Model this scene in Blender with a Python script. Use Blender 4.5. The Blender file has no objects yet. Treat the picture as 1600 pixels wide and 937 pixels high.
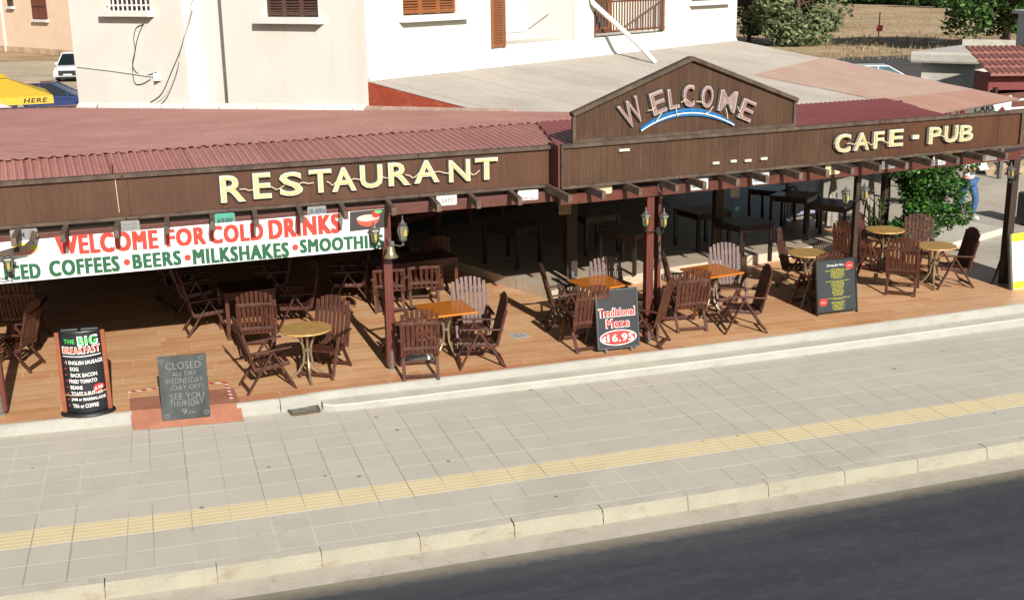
import bpy, bmesh, math, random
from mathutils import Vector, Matrix
random.seed(7)
R = math.radians
SC = bpy.context.scene
COL = SC.collection

# ------------------------------------------------------------------ camera, world, sun, exposure
CAM = Vector((-1.01757, -12.41938, 5.51322)); FPX = 1850.0
YAW, PITCH, ROLL = 0.306568834, 0.261866098, -0.0151190987
_f = Vector((math.sin(YAW)*math.cos(PITCH), math.cos(YAW)*math.cos(PITCH), -math.sin(PITCH)))
_r0 = Vector((math.cos(YAW), -math.sin(YAW), 0)); _u0 = _r0.cross(_f)
_r = _r0*math.cos(ROLL)+_u0*math.sin(ROLL); _u = -_r0*math.sin(ROLL)+_u0*math.cos(ROLL)
cd = bpy.data.cameras.new("camera"); cam = bpy.data.objects.new("camera", cd); COL.objects.link(cam)
cam.matrix_world = Matrix(((_r.x, _u.x, -_f.x, CAM.x), (_r.y, _u.y, -_f.y, CAM.y), (_r.z, _u.z, -_f.z, CAM.z), (0, 0, 0, 1)))
cd.sensor_width = 36; cd.lens = FPX/1600*36; cd.clip_end = 3000; cd.clip_start = .1
SC.camera = cam
SUN_EL, SUN_AZ = R(26), R(91)       # azimuth of the direction the light travels
W = bpy.data.worlds.new("World"); SC.world = W; W.use_nodes = True
nt = W.node_tree; bg = nt.nodes['Background']; sky = nt.nodes.new('ShaderNodeTexSky')
sky.sky_type = 'NISHITA'; sky.sun_disc = False; sky.sun_elevation = SUN_EL
sky.sun_rotation = R(180)+ (math.pi/2-SUN_AZ)
sky.air_density = 1.0; sky.dust_density = 1.5
nt.links.new(sky.outputs[0], bg.inputs[0]); bg.inputs[1].default_value = 0.05
sd = bpy.data.lights.new("sun", 'SUN'); sd.energy = 4.6; sd.angle = R(.5); sd.color = (1, .962, .91)
so = bpy.data.objects.new("sun", sd); COL.objects.link(so)
so.rotation_euler = Vector((math.cos(SUN_AZ)*math.cos(SUN_EL), math.sin(SUN_AZ)*math.cos(SUN_EL), -math.sin(SUN_EL))).to_track_quat('-Z', 'Y').to_euler()
SC.view_settings.view_transform = 'Standard'; SC.view_settings.look = 'None'
SC.view_settings.exposure = 0.49; SC.view_settings.gamma = 1

SC.cycles.diffuse_bounces = 1
# ------------------------------------------------------------------ placing helpers
def ray(u, v): return (_f*FPX + _r*(u-800) + _u*(468.5-v)).normalized()
def G(u, v, z=.24):
    d = ray(u, v); return CAM + d*((z-CAM.z)/d.z)
def onplane(u, v, o, n):
    d = ray(u, v); return CAM + d*((o-CAM).dot(n)/d.dot(n))
def online(u, v, a, b):
    "point of the vertical plane through the ground line a-b seen at a pixel"
    d2 = (b-a); n = Vector((d2.y, -d2.x, 0)); return onplane(u, v, a, n)
def lerp(a, b, t): return a+(b-a)*t
def srgb(r, g, b):
    f = lambda c: (c/255/12.92 if c/255 <= .04045 else ((c/255+.055)/1.055)**2.4)
    return (f(r), f(g), f(b), 1)

# ------------------------------------------------------------------ materials
MATS = {}
def mat(name, c, rough=.6, var=.12, scale=6, stretch=(1, 1, 1), bump=0, bscale=None, metal=0, spec=.5, c2=None, emit=None, coat=0, detail=5, vary=0):
    if name in MATS: return MATS[name]
    m = bpy.data.materials.new(name); m.use_nodes = True; N = m.node_tree.nodes; L = m.node_tree.links
    b = N['Principled BSDF']; b.inputs['Roughness'].default_value = rough; b.inputs['Metallic'].default_value = metal
    b.inputs['Specular IOR Level'].default_value = spec; b.inputs['Coat Weight'].default_value = coat
    c = tuple(c[:3])
    tc = N.new('ShaderNodeTexCoord'); mp = N.new('ShaderNodeMapping'); mp.inputs['Scale'].default_value = stretch
    L.new(tc.outputs['Object'], mp.inputs[0])
    oi = N.new('ShaderNodeObjectInfo'); ad = N.new('ShaderNodeVectorMath'); ad.operation = 'ADD'
    L.new(mp.outputs[0], ad.inputs[0])
    rv = N.new('ShaderNodeMath'); rv.operation = 'MULTIPLY'; rv.inputs[1].default_value = 31.7
    L.new(oi.outputs['Random'], rv.inputs[0]); L.new(rv.outputs[0], ad.inputs[1])
    n1 = N.new('ShaderNodeTexNoise'); n1.inputs['Scale'].default_value = scale; n1.inputs['Detail'].default_value = detail; n1.inputs['Roughness'].default_value = .65
    L.new(ad.outputs[0], n1.inputs[0])
    cr = N.new('ShaderNodeValToRGB'); cr.color_ramp.elements[0].position = .3; cr.color_ramp.elements[1].position = .7
    d = tuple(c2[:3]) if c2 else tuple(x*(1-2*var) for x in c)
    e = c if c2 else tuple(min(1, x*(1+var)) for x in c)
    cr.color_ramp.elements[0].color = d+(1,); cr.color_ramp.elements[1].color = e+(1,)
    L.new(n1.outputs[0], cr.inputs[0]); L.new(cr.outputs[0], b.inputs['Base Color'])
    if vary:
        hs = N.new('ShaderNodeHueSaturation'); mr = N.new('ShaderNodeMapRange'); mr.inputs[3].default_value = 1-vary; mr.inputs[4].default_value = 1+vary
        L.new(oi.outputs['Random'], mr.inputs[0]); L.new(mr.outputs[0], hs.inputs['Value']); L.new(cr.outputs[0], hs.inputs['Color']); L.new(hs.outputs[0], b.inputs['Base Color'])
    if bump:
        n2 = N.new('ShaderNodeTexNoise'); n2.inputs['Scale'].default_value = bscale or scale*6; n2.inputs['Detail'].default_value = 6
        L.new(ad.outputs[0], n2.inputs[0]); bp = N.new('ShaderNodeBump'); bp.inputs['Strength'].default_value = bump; bp.inputs['Distance'].default_value = .02
        L.new(n2.outputs[0], bp.inputs['Height']); L.new(bp.outputs[0], b.inputs['Normal'])
    if emit:
        b.inputs['Emission Color'].default_value = tuple(emit[:3])+(1,); b.inputs['Emission Strength'].default_value = 1
    MATS[name] = m; return m
class NB:
    "little node builder"
    def __init__(s, name, rough=.7, spec=.4):
        s.m = bpy.data.materials.new(name); s.m.use_nodes = True; s.N = s.m.node_tree.nodes; s.L = s.m.node_tree.links
        s.b = s.N['Principled BSDF']; s.b.inputs['Roughness'].default_value = rough; s.b.inputs['Specular IOR Level'].default_value = spec; MATS[name] = s.m
    def n(s, t, **k):
        o = s.N.new('ShaderNode'+t)
        for a, v in k.items(): setattr(o, a, v)
        return o
    def set(s, sock, v):
        if hasattr(v, 'is_linked') or isinstance(v, bpy.types.NodeSocket): s.L.new(v, sock)
        else: sock.default_value = v
    def math(s, op, a, b=0, c=None):
        o = s.n('Math', operation=op); s.set(o.inputs[0], a); s.set(o.inputs[1], b)
        if c is not None: s.set(o.inputs[2], c)
        return o.outputs[0]
    def noise(s, vec, scale, detail=4, rough=.6):
        o = s.n('TexNoise'); s.L.new(vec, o.inputs[0]); o.inputs['Scale'].default_value = scale; o.inputs['Detail'].default_value = detail; o.inputs['Roughness'].default_value = rough
        return o.outputs[0]
    def white(s, vec):
        o = s.n('TexWhiteNoise'); s.L.new(vec, o.inputs[0]); return o.outputs[0]
    def ramp(s, fac, stops):
        o = s.n('ValToRGB'); e = o.color_ramp.elements
        while len(e) < len(stops): e.new(.5)
        for i, (p, c) in enumerate(stops): e[i].position = p; e[i].color = tuple(c[:3])+(1,)
        s.L.new(fac, o.inputs[0]); return o.outputs[0]
    def mix(s, fac, a, b, mode='MIX'):
        o = s.n('MixRGB', blend_type=mode); s.set(o.inputs[0], fac); s.set(o.inputs[1], a); s.set(o.inputs[2], b); return o.outputs[0]
    def scalev(s, vec, sc):
        o = s.n('Mapping'); o.inputs['Scale'].default_value = sc; s.L.new(vec, o.inputs[0]); return o.outputs[0]
    def comb(s, x, y, z=0.0):
        o = s.n('CombineXYZ'); s.set(o.inputs[0], x); s.set(o.inputs[1], y); s.set(o.inputs[2], z); return o.outputs[0]
    def color(s, c): s.L.new(c, s.b.inputs['Base Color'])
    def bump(s, h, strength=.4, dist=.01):
        o = s.n('Bump'); o.inputs['Strength'].default_value = strength; o.inputs['Distance'].default_value = dist
        s.L.new(h, o.inputs['Height']); s.L.new(o.outputs[0], s.b.inputs['Normal'])

def m_pavement():
    b = NB('paving_tiles', .8, .25); tc = b.n('TexCoord'); uv = b.n('SeparateXYZ'); b.L.new(tc.outputs['UV'], uv.inputs[0]); O = tc.outputs['Object']
    u, v = uv.outputs[0], uv.outputs[1]
    wob = b.math('MULTIPLY', b.math('SUBTRACT', b.noise(O, 2.2), .5), .03)
    fu = b.math('FRACT', b.math('ADD', u, wob)); fv = b.math('FRACT', b.math('ADD', v, wob))
    def edge(f, w): return b.math('LESS_THAN', b.math('MINIMUM', f, b.math('SUBTRACT', 1, f)), w)
    gu = edge(fu, .017); gv = edge(fv, .017)
    cell = b.comb(b.math('FLOOR', u), b.math('FLOOR', v)); rnd = b.white(cell)
    strip = b.math('MULTIPLY', b.math('GREATER_THAN', v, 0.0), b.math('LESS_THAN', v, 1.0))
    base = b.ramp(b.noise(O, 1.1, 6, .65), [(.25, srgb(186, 179, 163)), (.5, srgb(193, 186, 170)), (.75, srgb(199, 192, 175))])
    base = b.mix(b.math('MULTIPLY', rnd, .32), base, srgb(178, 173, 157))
    grain = b.noise(O, 90, 3); base = b.mix(.16, base, grain, 'OVERLAY')
    ye = b.ramp(b.noise(O, 2, 5), [(.3, srgb(212, 192, 148)), (.7, srgb(220, 202, 160))])
    ye = b.mix(b.math('MULTIPLY', rnd, .16), ye, srgb(206, 190, 150))
    fr = b.math('FRACT', b.math('MULTIPLY', v, 5)); rib = b.math('GREATER_THAN', fr, .76)
    ye = b.mix(b.math('MULTIPLY', rib, .55), ye, srgb(246, 232, 196))
    col = b.mix(strip, base, ye)
    gl = b.ramp(b.noise(O, 1.6), [(.3, srgb(196, 188, 170)), (.6, srgb(228, 222, 208))])
    gu2 = gu
    col = b.mix(b.math('MULTIPLY', gu2, b.ramp(b.noise(O, .9), [(.3, (.6,)*3), (.7, (.95,)*3)])), col, b.ramp(b.noise(O, .35, 3), [(.46, srgb(150, 141, 124)), (.62, srgb(208, 201, 186))]))
    col = b.mix(b.math('MULTIPLY', gv, b.ramp(b.noise(O, 1.2), [(.3, (.6,)*3), (.6, (.95,)*3)])), col, gl)
    # chewing gum and oil spots
    vo = b.n('TexVoronoi'); vo.inputs['Scale'].default_value = 2.6; b.L.new(O, vo.inputs[0])
    sp = b.math('LESS_THAN', vo.outputs['Distance'], b.math('MULTIPLY', b.white(vo.outputs['Position']), .085))
    col = b.mix(b.math('MULTIPLY', sp, .6), col, srgb(74, 70, 66))
    big = b.noise(O, .45, 5); col = b.mix(b.math('MULTIPLY', b.math('GREATER_THAN', big, .62), .08), col, srgb(120, 112, 98))
    b.color(col)
    h = b.math('SUBTRACT', b.math('MULTIPLY', b.math('MULTIPLY', rib, strip), .6), b.math('MAXIMUM', gu, gv)); b.bump(h, .3, .003); return b.m
def m_deck():
    b = NB('stamped_wood_floor', .5, .4); tc = b.n('TexCoord'); O = tc.outputs['Object']; s = b.n('SeparateXYZ'); b.L.new(O, s.inputs[0])
    x = b.math('ADD', s.outputs[0], b.math('MULTIPLY', s.outputs[1], .06)); y = s.outputs[1]
    row = b.math('FLOOR', b.math('DIVIDE', y, .21)); off = b.math('MULTIPLY', b.white(b.comb(row, 3.3)), 1.7)
    px = b.math('DIVIDE', b.math('ADD', x, off), 1.5); cell = b.comb(b.math('FLOOR', px), row); rnd = b.white(cell)
    fy = b.math('FRACT', b.math('DIVIDE', y, .21)); fx = b.math('FRACT', px)
    g = b.math('MAXIMUM', b.math('LESS_THAN', fy, .075), b.math('LESS_THAN', fx, .012))
    grain = b.noise(b.scalev(O, (1.6, 26, 1)), 2.2, 6, .7)
    col = b.ramp(grain, [(.3, srgb(182, 128, 86)), (.5, srgb(215, 168, 124)), (.7, srgb(231, 194, 156))])
    col = b.mix(b.math('MULTIPLY', rnd, .65), col, srgb(190, 128, 80))
    pat = b.noise(O, .8, 5); col = b.mix(b.math('MULTIPLY', b.ramp(pat, [(.45, (0,)*3), (.7, (1,)*3)]), .35), col, srgb(222, 180, 132))
    red = b.ramp(y, [(.0, (1,)*3), (1, (0,)*3)]); ey = b.math('DIVIDE', b.math('SUBTRACT', y, 2.6), .9)
    col = b.mix(b.math('MULTIPLY', b.ramp(b.math('ADD', ey, b.math('MULTIPLY', pat, .9)), [(.5, (1,)*3), (1.0, (0,)*3)]), .6), col, srgb(184, 106, 76))
    col = b.mix(b.math('MULTIPLY', g, b.ramp(pat, [(.35, (.2,)*3), (.65, (.8,)*3)])), col, srgb(236, 200, 156)); b.color(col)
    r = b.ramp(pat, [(.3, (.38,)*3), (.7, (.6,)*3)]); b.L.new(r, b.b.inputs['Roughness'])
    b.bump(b.math('SUBTRACT', b.math('MULTIPLY', grain, .5), g), .35, .006); return b.m
def m_planks(name, c1, c2, c3, pitch, axis=0, rough=.65, seam=.06):
    b = NB(name, rough, .3); tc = b.n('TexCoord'); O = tc.outputs['Object']; s = b.n('SeparateXYZ'); b.L.new(O, s.inputs[0])
    x = b.math('DIVIDE', s.outputs[axis], pitch); rnd = b.white(b.comb(b.math('FLOOR', x), 1.0)); f = b.math('FRACT', x)
    seamf = b.math('LESS_THAN', f, seam)
    st = [2.0, 2.0, 2.0]; st[axis] = 34; st[2] = 1.3
    gr = b.noise(b.scalev(O, tuple(st)), 1.6, 6, .7)
    col = b.ramp(gr, [(.28, c1), (.52, c2), (.78, c3)])
    col = b.mix(b.math('MULTIPLY', rnd, .4), col, c1)
    blot = b.noise(b.scalev(O, (1, 1, .6)), 2.2, 5); col = b.mix(b.math('MULTIPLY', b.ramp(blot, [(.42, (0,)*3), (.72, (1,)*3)]), .5), col, c3)
    # rain streaks
    st2 = b.noise(b.scalev(O, (16, 16, .5)), 1.5, 3); col = b.mix(b.math('MULTIPLY', b.ramp(st2, [(.55, (0,)*3), (.75, (1,)*3)]), .35), col, srgb(58, 40, 30))
    col = b.mix(b.math('MULTIPLY', seamf, .75), col, srgb(38, 26, 20)); b.color(col); b.bump(b.math('SUBTRACT', gr, b.math('MULTIPLY', seamf, 2)), .4, .005); return b.m
def m_roof(name, stops, wear, rough=.55, across=None, pitch=.1, dirt=.3, lapw=.98):  # dirt: strength of the painted rib shading and the dark lap lines
    b = NB(name, rough, .35); tc = b.n('TexCoord'); O = tc.outputs['Object']
    n = b.noise(O, .7, 6, .6); col = b.ramp(n, stops)
    n2 = b.noise(b.scalev(O, (3, 3, 1)), 3.2, 7, .75); col = b.mix(b.math('MULTIPLY', b.ramp(n2, [(.5, (0,)*3), (.75, (1,)*3)]), .6), col, wear)
    n3 = b.noise(O, 26, 3); col = b.mix(.18, col, n3, 'OVERLAY')
    if across:
        v = b.n('VectorMath', operation='DOT_PRODUCT'); b.L.new(O, v.inputs[0]); v.inputs[1].default_value = across; t = v.outputs['Value']
        f = b.math('FRACT', b.math('DIVIDE', t, pitch)); ln = b.math('LESS_THAN', b.math('ABSOLUTE', b.math('SUBTRACT', f, .14)), .15)
        col = b.mix(b.math('MULTIPLY', ln, b.math('MULTIPLY', dirt, b.ramp(n2, [(.3, (1,)*3), (.8, (.4,)*3)]))), col, tuple(x*.45 for x in stops[0][1][:3])+(1,))  # shading of the ribs put into the colour as dark lines
        sh = b.white(b.comb(b.math('FLOOR', b.math('DIVIDE', t, lapw)), 2.0)); col = b.mix(b.math('MULTIPLY', sh, .22), col, wear)
        g = b.math('LESS_THAN', b.math('FRACT', b.math('DIVIDE', t, lapw)), .05); col = b.mix(b.math('MULTIPLY', g, min(.5, dirt)*.8), col, tuple(x*.4 for x in stops[0][1][:3])+(1,))
    b.color(col); return b.m
def m_asphalt():
    b = NB('asphalt', .75, .35); tc = b.n('TexCoord'); O = tc.outputs['Object']; s = b.n('SeparateXYZ'); b.L.new(tc.outputs['UV'], s.inputs[0])
    n = b.noise(O, 120, 3, .7); col = b.ramp(n, [(.3, (.027, .029, .034)), (.6, (.050, .053, .060)), (.78, (.125, .126, .13))]); n4 = b.noise(O, 34, 4, .8); col = b.mix(.45, col, n4, 'OVERLAY')
    w = b.noise(b.scalev(O, (.22, 1.6, 1)), 1.3, 6, .7); col = b.mix(b.math('MULTIPLY', b.ramp(w, [(.42, (0,)*3), (.7, (1,)*3)]), .5), col, (.088, .09, .098, 1))
    sp = b.noise(b.scalev(O, (.6, 1.4, 1)), 9, 5, .8); col = b.mix(b.math('MULTIPLY', b.ramp(sp, [(.52, (0,)*3), (.74, (1,)*3)]), .45), col, (.12, .12, .125, 1))
    col = b.mix(b.math('MULTIPLY', b.ramp(b.noise(O, 5, 6, .8), [(.62, (0,)*3), (.7, (1,)*3)]), .6), col, (.016, .017, .02, 1))
    tr = b.math('ABSOLUTE', b.math('SUBTRACT', s.outputs[1], 3.4)); col = b.mix(b.math('MULTIPLY', b.ramp(tr, [(.2, (1,)*3), (1.1, (0,)*3)]), b.math('MULTIPLY', sp, .55)), col, (.115, .117, .122, 1))
    d = b.math('ADD', s.outputs[1], b.math('MULTIPLY', b.math('SUBTRACT', b.noise(b.scalev(O, (.5, 1, 1)), 14, 7, .75), .5), .22))
    col = b.mix(b.ramp(d, [(.0, (.8,)*3), (.1, (.45,)*3), (.2, (.06,)*3), (.5, (0,)*3)]), col, srgb(150, 140, 118))
    b.color(col); b.bump(n, .5, .006); return b.m
def m_concrete(name, a, c, scale=2.5, stain=None, rough=.85):
    b = NB(name, rough, .2); tc = b.n('TexCoord'); O = tc.outputs['Object']
    col = b.ramp(b.noise(O, scale, 7, .65), [(.28, a), (.72, c)]); col = b.mix(.2, col, b.noise(O, 60, 4), 'OVERLAY')
    if stain: col = b.mix(b.math('MULTIPLY', b.ramp(b.noise(b.scalev(O, (1, 1, 3)), scale*1.7, 6, .75), [(.55, (0,)*3), (.72, (1,)*3)]), .65), col, stain)
    b.color(col); b.bump(b.noise(O, 40, 6), .25, .01); return b.m
def m_render_wall():
    b = NB('cream_render', .85, .2); tc = b.n('TexCoord'); O = tc.outputs['Object']
    col = b.ramp(b.noise(O, .8, 6, .65), [(.28, srgb(218, 214, 202)), (.72, srgb(226, 222, 211))])
    st = b.noise(b.scalev(O, (2.2, 2.2, .12)), 1.6, 6, .7); col = b.mix(b.math('MULTIPLY', b.ramp(st, [(.55, (0,)*3), (.75, (1,)*3)]), .35), col, srgb(196, 186, 168))
    pt = b.noise(O, .5, 3, .5); col = b.mix(b.math('MULTIPLY', b.ramp(pt, [(.55, (0,)*3), (.58, (1,)*3)]), .18), col, srgb(206, 198, 184))
    b.color(col); b.bump(b.noise(O, 30, 6), .2, .01); return b.m
def m_ground():
    b = NB('dry_earth', .95, .1); tc = b.n('TexCoord'); O = tc.outputs['Object']
    col = b.ramp(b.noise(O, .06, 8, .62), [(.3, srgb(156, 130, 100)), (.48, srgb(184, 158, 124)), (.62, srgb(204, 178, 140)), (.75, srgb(166, 142, 110))])
    col = b.mix(b.math('MULTIPLY', b.ramp(b.noise(O, .5, 7, .7), [(.48, (0,)*3), (.66, (1,)*3)]), .55), col, srgb(134, 112, 84))
    col = b.mix(b.math('MULTIPLY', b.ramp(b.noise(b.scalev(O, (.4, 1, 1)), .33, 7, .7), [(.56, (0,)*3), (.66, (1,)*3)]), .7), col, srgb(218, 198, 164))
    col = b.mix(.4, col, b.noise(O, 3.5, 6, .8), 'OVERLAY'); b.color(col); b.bump(b.noise(O, 1.5, 8, .7), .8, .3); return b.m
def m_leaf(name, a, c, rough=.5):
    b = NB(name, rough, .3); g = b.n('NewGeometry'); tc = b.n('TexCoord')
    col = b.ramp(g.outputs['Random Per Island'], [(0, a), (.6, lerp(Vector(a[:3]), Vector(c[:3]), .5)[:]), (1, c)]); b.color(col); return b.m

PAVE = m_pavement(); DECK = m_deck(); ASPH = m_asphalt(); EARTH = m_ground()
KERB = m_concrete('kerb_stone', srgb(182, 175, 158), srgb(200, 193, 177), 2.2, srgb(158, 148, 126)); KFACE = m_concrete('kerb_face_sun_offset', srgb(144, 138, 121), srgb(163, 157, 140), 1.4, srgb(122, 110, 88))  # KFACE: stained, and coloured darker to offset the stronger sun on upright faces
GUT = m_concrete('gutter_concrete', srgb(176, 167, 150), srgb(196, 188, 170), 2.2, srgb(128, 114, 92))
WHITE_STEP = m_concrete('whitewashed_step', srgb(186, 180, 163), srgb(204, 199, 183), 2.0, srgb(158, 152, 132)); WFACE = m_concrete('whitewash_face_sun_offset', srgb(152, 150, 140), srgb(170, 168, 159), 1.8, srgb(122, 119, 104))  # WFACE: risers coloured darker than treads to offset their stronger sun
STREET = m_concrete('street_concrete', srgb(172, 162, 146), srgb(196, 186, 168), .9, srgb(132, 120, 104))
TILEF = m_concrete('pale_floor_tile', srgb(186, 168, 146), srgb(206, 190, 168), 3)
REDRAMP = m_concrete('red_painted_ramp', srgb(150, 98, 76), srgb(172, 118, 94), 3, srgb(184, 144, 120))
SIGN_L = m_planks('stained_board', srgb(66, 41, 28), srgb(79, 50, 34), srgb(95, 64, 45), 1.15, 0, .55, .006)
SIGN_R = m_planks('weathered_boards', srgb(56, 38, 27), srgb(74, 51, 36), srgb(94, 71, 50), .115, 0, .7, .05)
FRAME = mat('weathered_frame', srgb(96, 80, 66), .8, .25, 5, (1, 1, 1), .3, c2=srgb(54, 40, 31))
RAFT = mat('grey_rafter', srgb(112, 96, 82), .8, .2, 7, (1, 1, 1), .3, c2=srgb(70, 54, 44))
BEAM = mat('red_brown_beam', srgb(96, 48, 36), .5, .15, 6, (2, 2, 2), .1, c2=srgb(72, 36, 28))
POSTM = mat('red_brown_post', srgb(102, 48, 36), .45, .12, 8, (3, 3, .4), .1, c2=srgb(78, 36, 29))
DARKP = mat('dark_brown_post', srgb(52, 36, 28), .6, .15, 6)
CHAIRM = mat('chair_wood', srgb(90, 52, 38), .44, .2, 9, (1, 1, 1), .06, c2=srgb(54, 32, 25), spec=.34, vary=.22)
_ea = R(53); _nd = (math.cos(_ea), -math.sin(_ea))
_q1 = Vector((-1, -.09, 0)).normalized(); _q3 = Vector((-1, -.05, 0)).normalized(); _qm = (_nd[1], -_nd[0], 0); _ql = (-_nd[1], _nd[0], 0)
_r1 = [(.3, srgb(154, 101, 93)), (.7, srgb(172, 120, 110))]
ROOF1 = m_roof('red_corrugated', _r1, srgb(186, 140, 130), across=_q1, dirt=.6, lapw=1.0)  # dirt, here and below: painted rib shading and dark lap lines
ROOF1B = m_roof('red_corrugated_main', [(.3, srgb(152, 101, 93)), (.7, srgb(170, 122, 112))], srgb(182, 148, 136), across=_qm, pitch=.14, dirt=.75, lapw=.98)
ROOF2 = m_roof('faded_corrugated', [(.3, srgb(158, 150, 140)), (.6, srgb(174, 167, 157)), (.85, srgb(170, 150, 137))], srgb(172, 158, 145), .7, across=_ql, pitch=.13, dirt=.18, lapw=1.04)
ROOF3 = m_roof('deep_red_corrugated', [(.3, srgb(138, 74, 74)), (.7, srgb(152, 86, 84))], srgb(164, 98, 92), across=_q3, dirt=.6, lapw=1.0)
REDWALL = m_concrete('red_painted_metal', srgb(140, 62, 44), srgb(164, 78, 56), 3, srgb(176, 120, 96))
WALLW = m_render_wall()
WALLS = WALLW
WHITE = mat('white_paint', srgb(226, 224, 216), .5, .05, 4)
SHUT = mat('brown_shutter', srgb(150, 92, 52), .6, .2, 14, (1, 1, 3), .1)
SHUTD = mat('old_shutter', srgb(106, 78, 66), .7, .3, 14, (1, 1, 3), .2, c2=srgb(66, 40, 34))
GLASS = mat('dark_glass', srgb(28, 34, 36), .08, .1, 2, spec=.8)
NEON = mat('cream_letter', srgb(204, 200, 180), .45, .08, 12)
NEONY = mat('neon_tube', srgb(196, 182, 132), .25, .1, 20)
BACK = mat('letter_back', srgb(48, 42, 32), .5, .1, 10)
PINKL = mat('pink_letter', srgb(166, 158, 156), .5, .12, 12)
BLUEL = mat('blue_arc', srgb(34, 104, 158), .4, .15, 12)
BLACK = mat('black_panel', srgb(30, 32, 36), .55, .15, 8)
BLKMET = mat('black_metal', srgb(40, 42, 42), .4, .2, 12, metal=.3)
GREYMET = mat('grey_metal', srgb(112, 112, 108), .45, .15, 10, metal=.5)
BRONZE = mat('table_leg_metal', srgb(140, 122, 96), .4, .15, 10, metal=.4)
TTOP = mat('round_top', srgb(198, 160, 98), .4, .12, 4, (1.2, 9, 1), 0, c2=srgb(150, 112, 60))
TTOP2 = mat('varnished_top', srgb(204, 124, 42), .25, .1, 4, (1.2, 9, 1), 0, c2=srgb(178, 98, 30), coat=.4)
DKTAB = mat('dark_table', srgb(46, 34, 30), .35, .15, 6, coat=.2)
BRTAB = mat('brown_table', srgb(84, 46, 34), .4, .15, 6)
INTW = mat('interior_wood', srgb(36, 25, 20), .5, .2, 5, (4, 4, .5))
RED = mat('red_vinyl', srgb(184, 52, 36), .5, .04, 5); GREEN = mat('green_vinyl', srgb(14, 84, 50), .5, .04, 5)
VINYL = mat('white_vinyl', srgb(222, 222, 220), .4, .02, 3)
LWHITE = mat('white_lettering', srgb(232, 232, 228), .6, .03, 8)
CHALK = mat('chalk_writing', srgb(138, 140, 136), .9, .2, 30)
YELL = mat('yellow_print', srgb(228, 220, 50), .5, .04, 8)
LGREEN = mat('bright_green_print', srgb(70, 200, 90), .5, .04, 8)
REDP = mat('red_print', srgb(214, 44, 36), .5, .04, 8)
SLATE = mat('slate', srgb(48, 52, 52), .8, .15, 5, (1, 1, .5), .1, c2=srgb(72, 76, 75))
AMBER = mat('amber_bulb', srgb(172, 150, 66), .3, .05, 5)
LGLASS = mat('lantern_glass', srgb(120, 118, 96), .15, .1, 5)
CABLE = mat('cable', srgb(60, 58, 58), .6, .1, 5)
WIRE = mat('pale_wire', srgb(206, 192, 160), .6, .1, 5)

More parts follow.
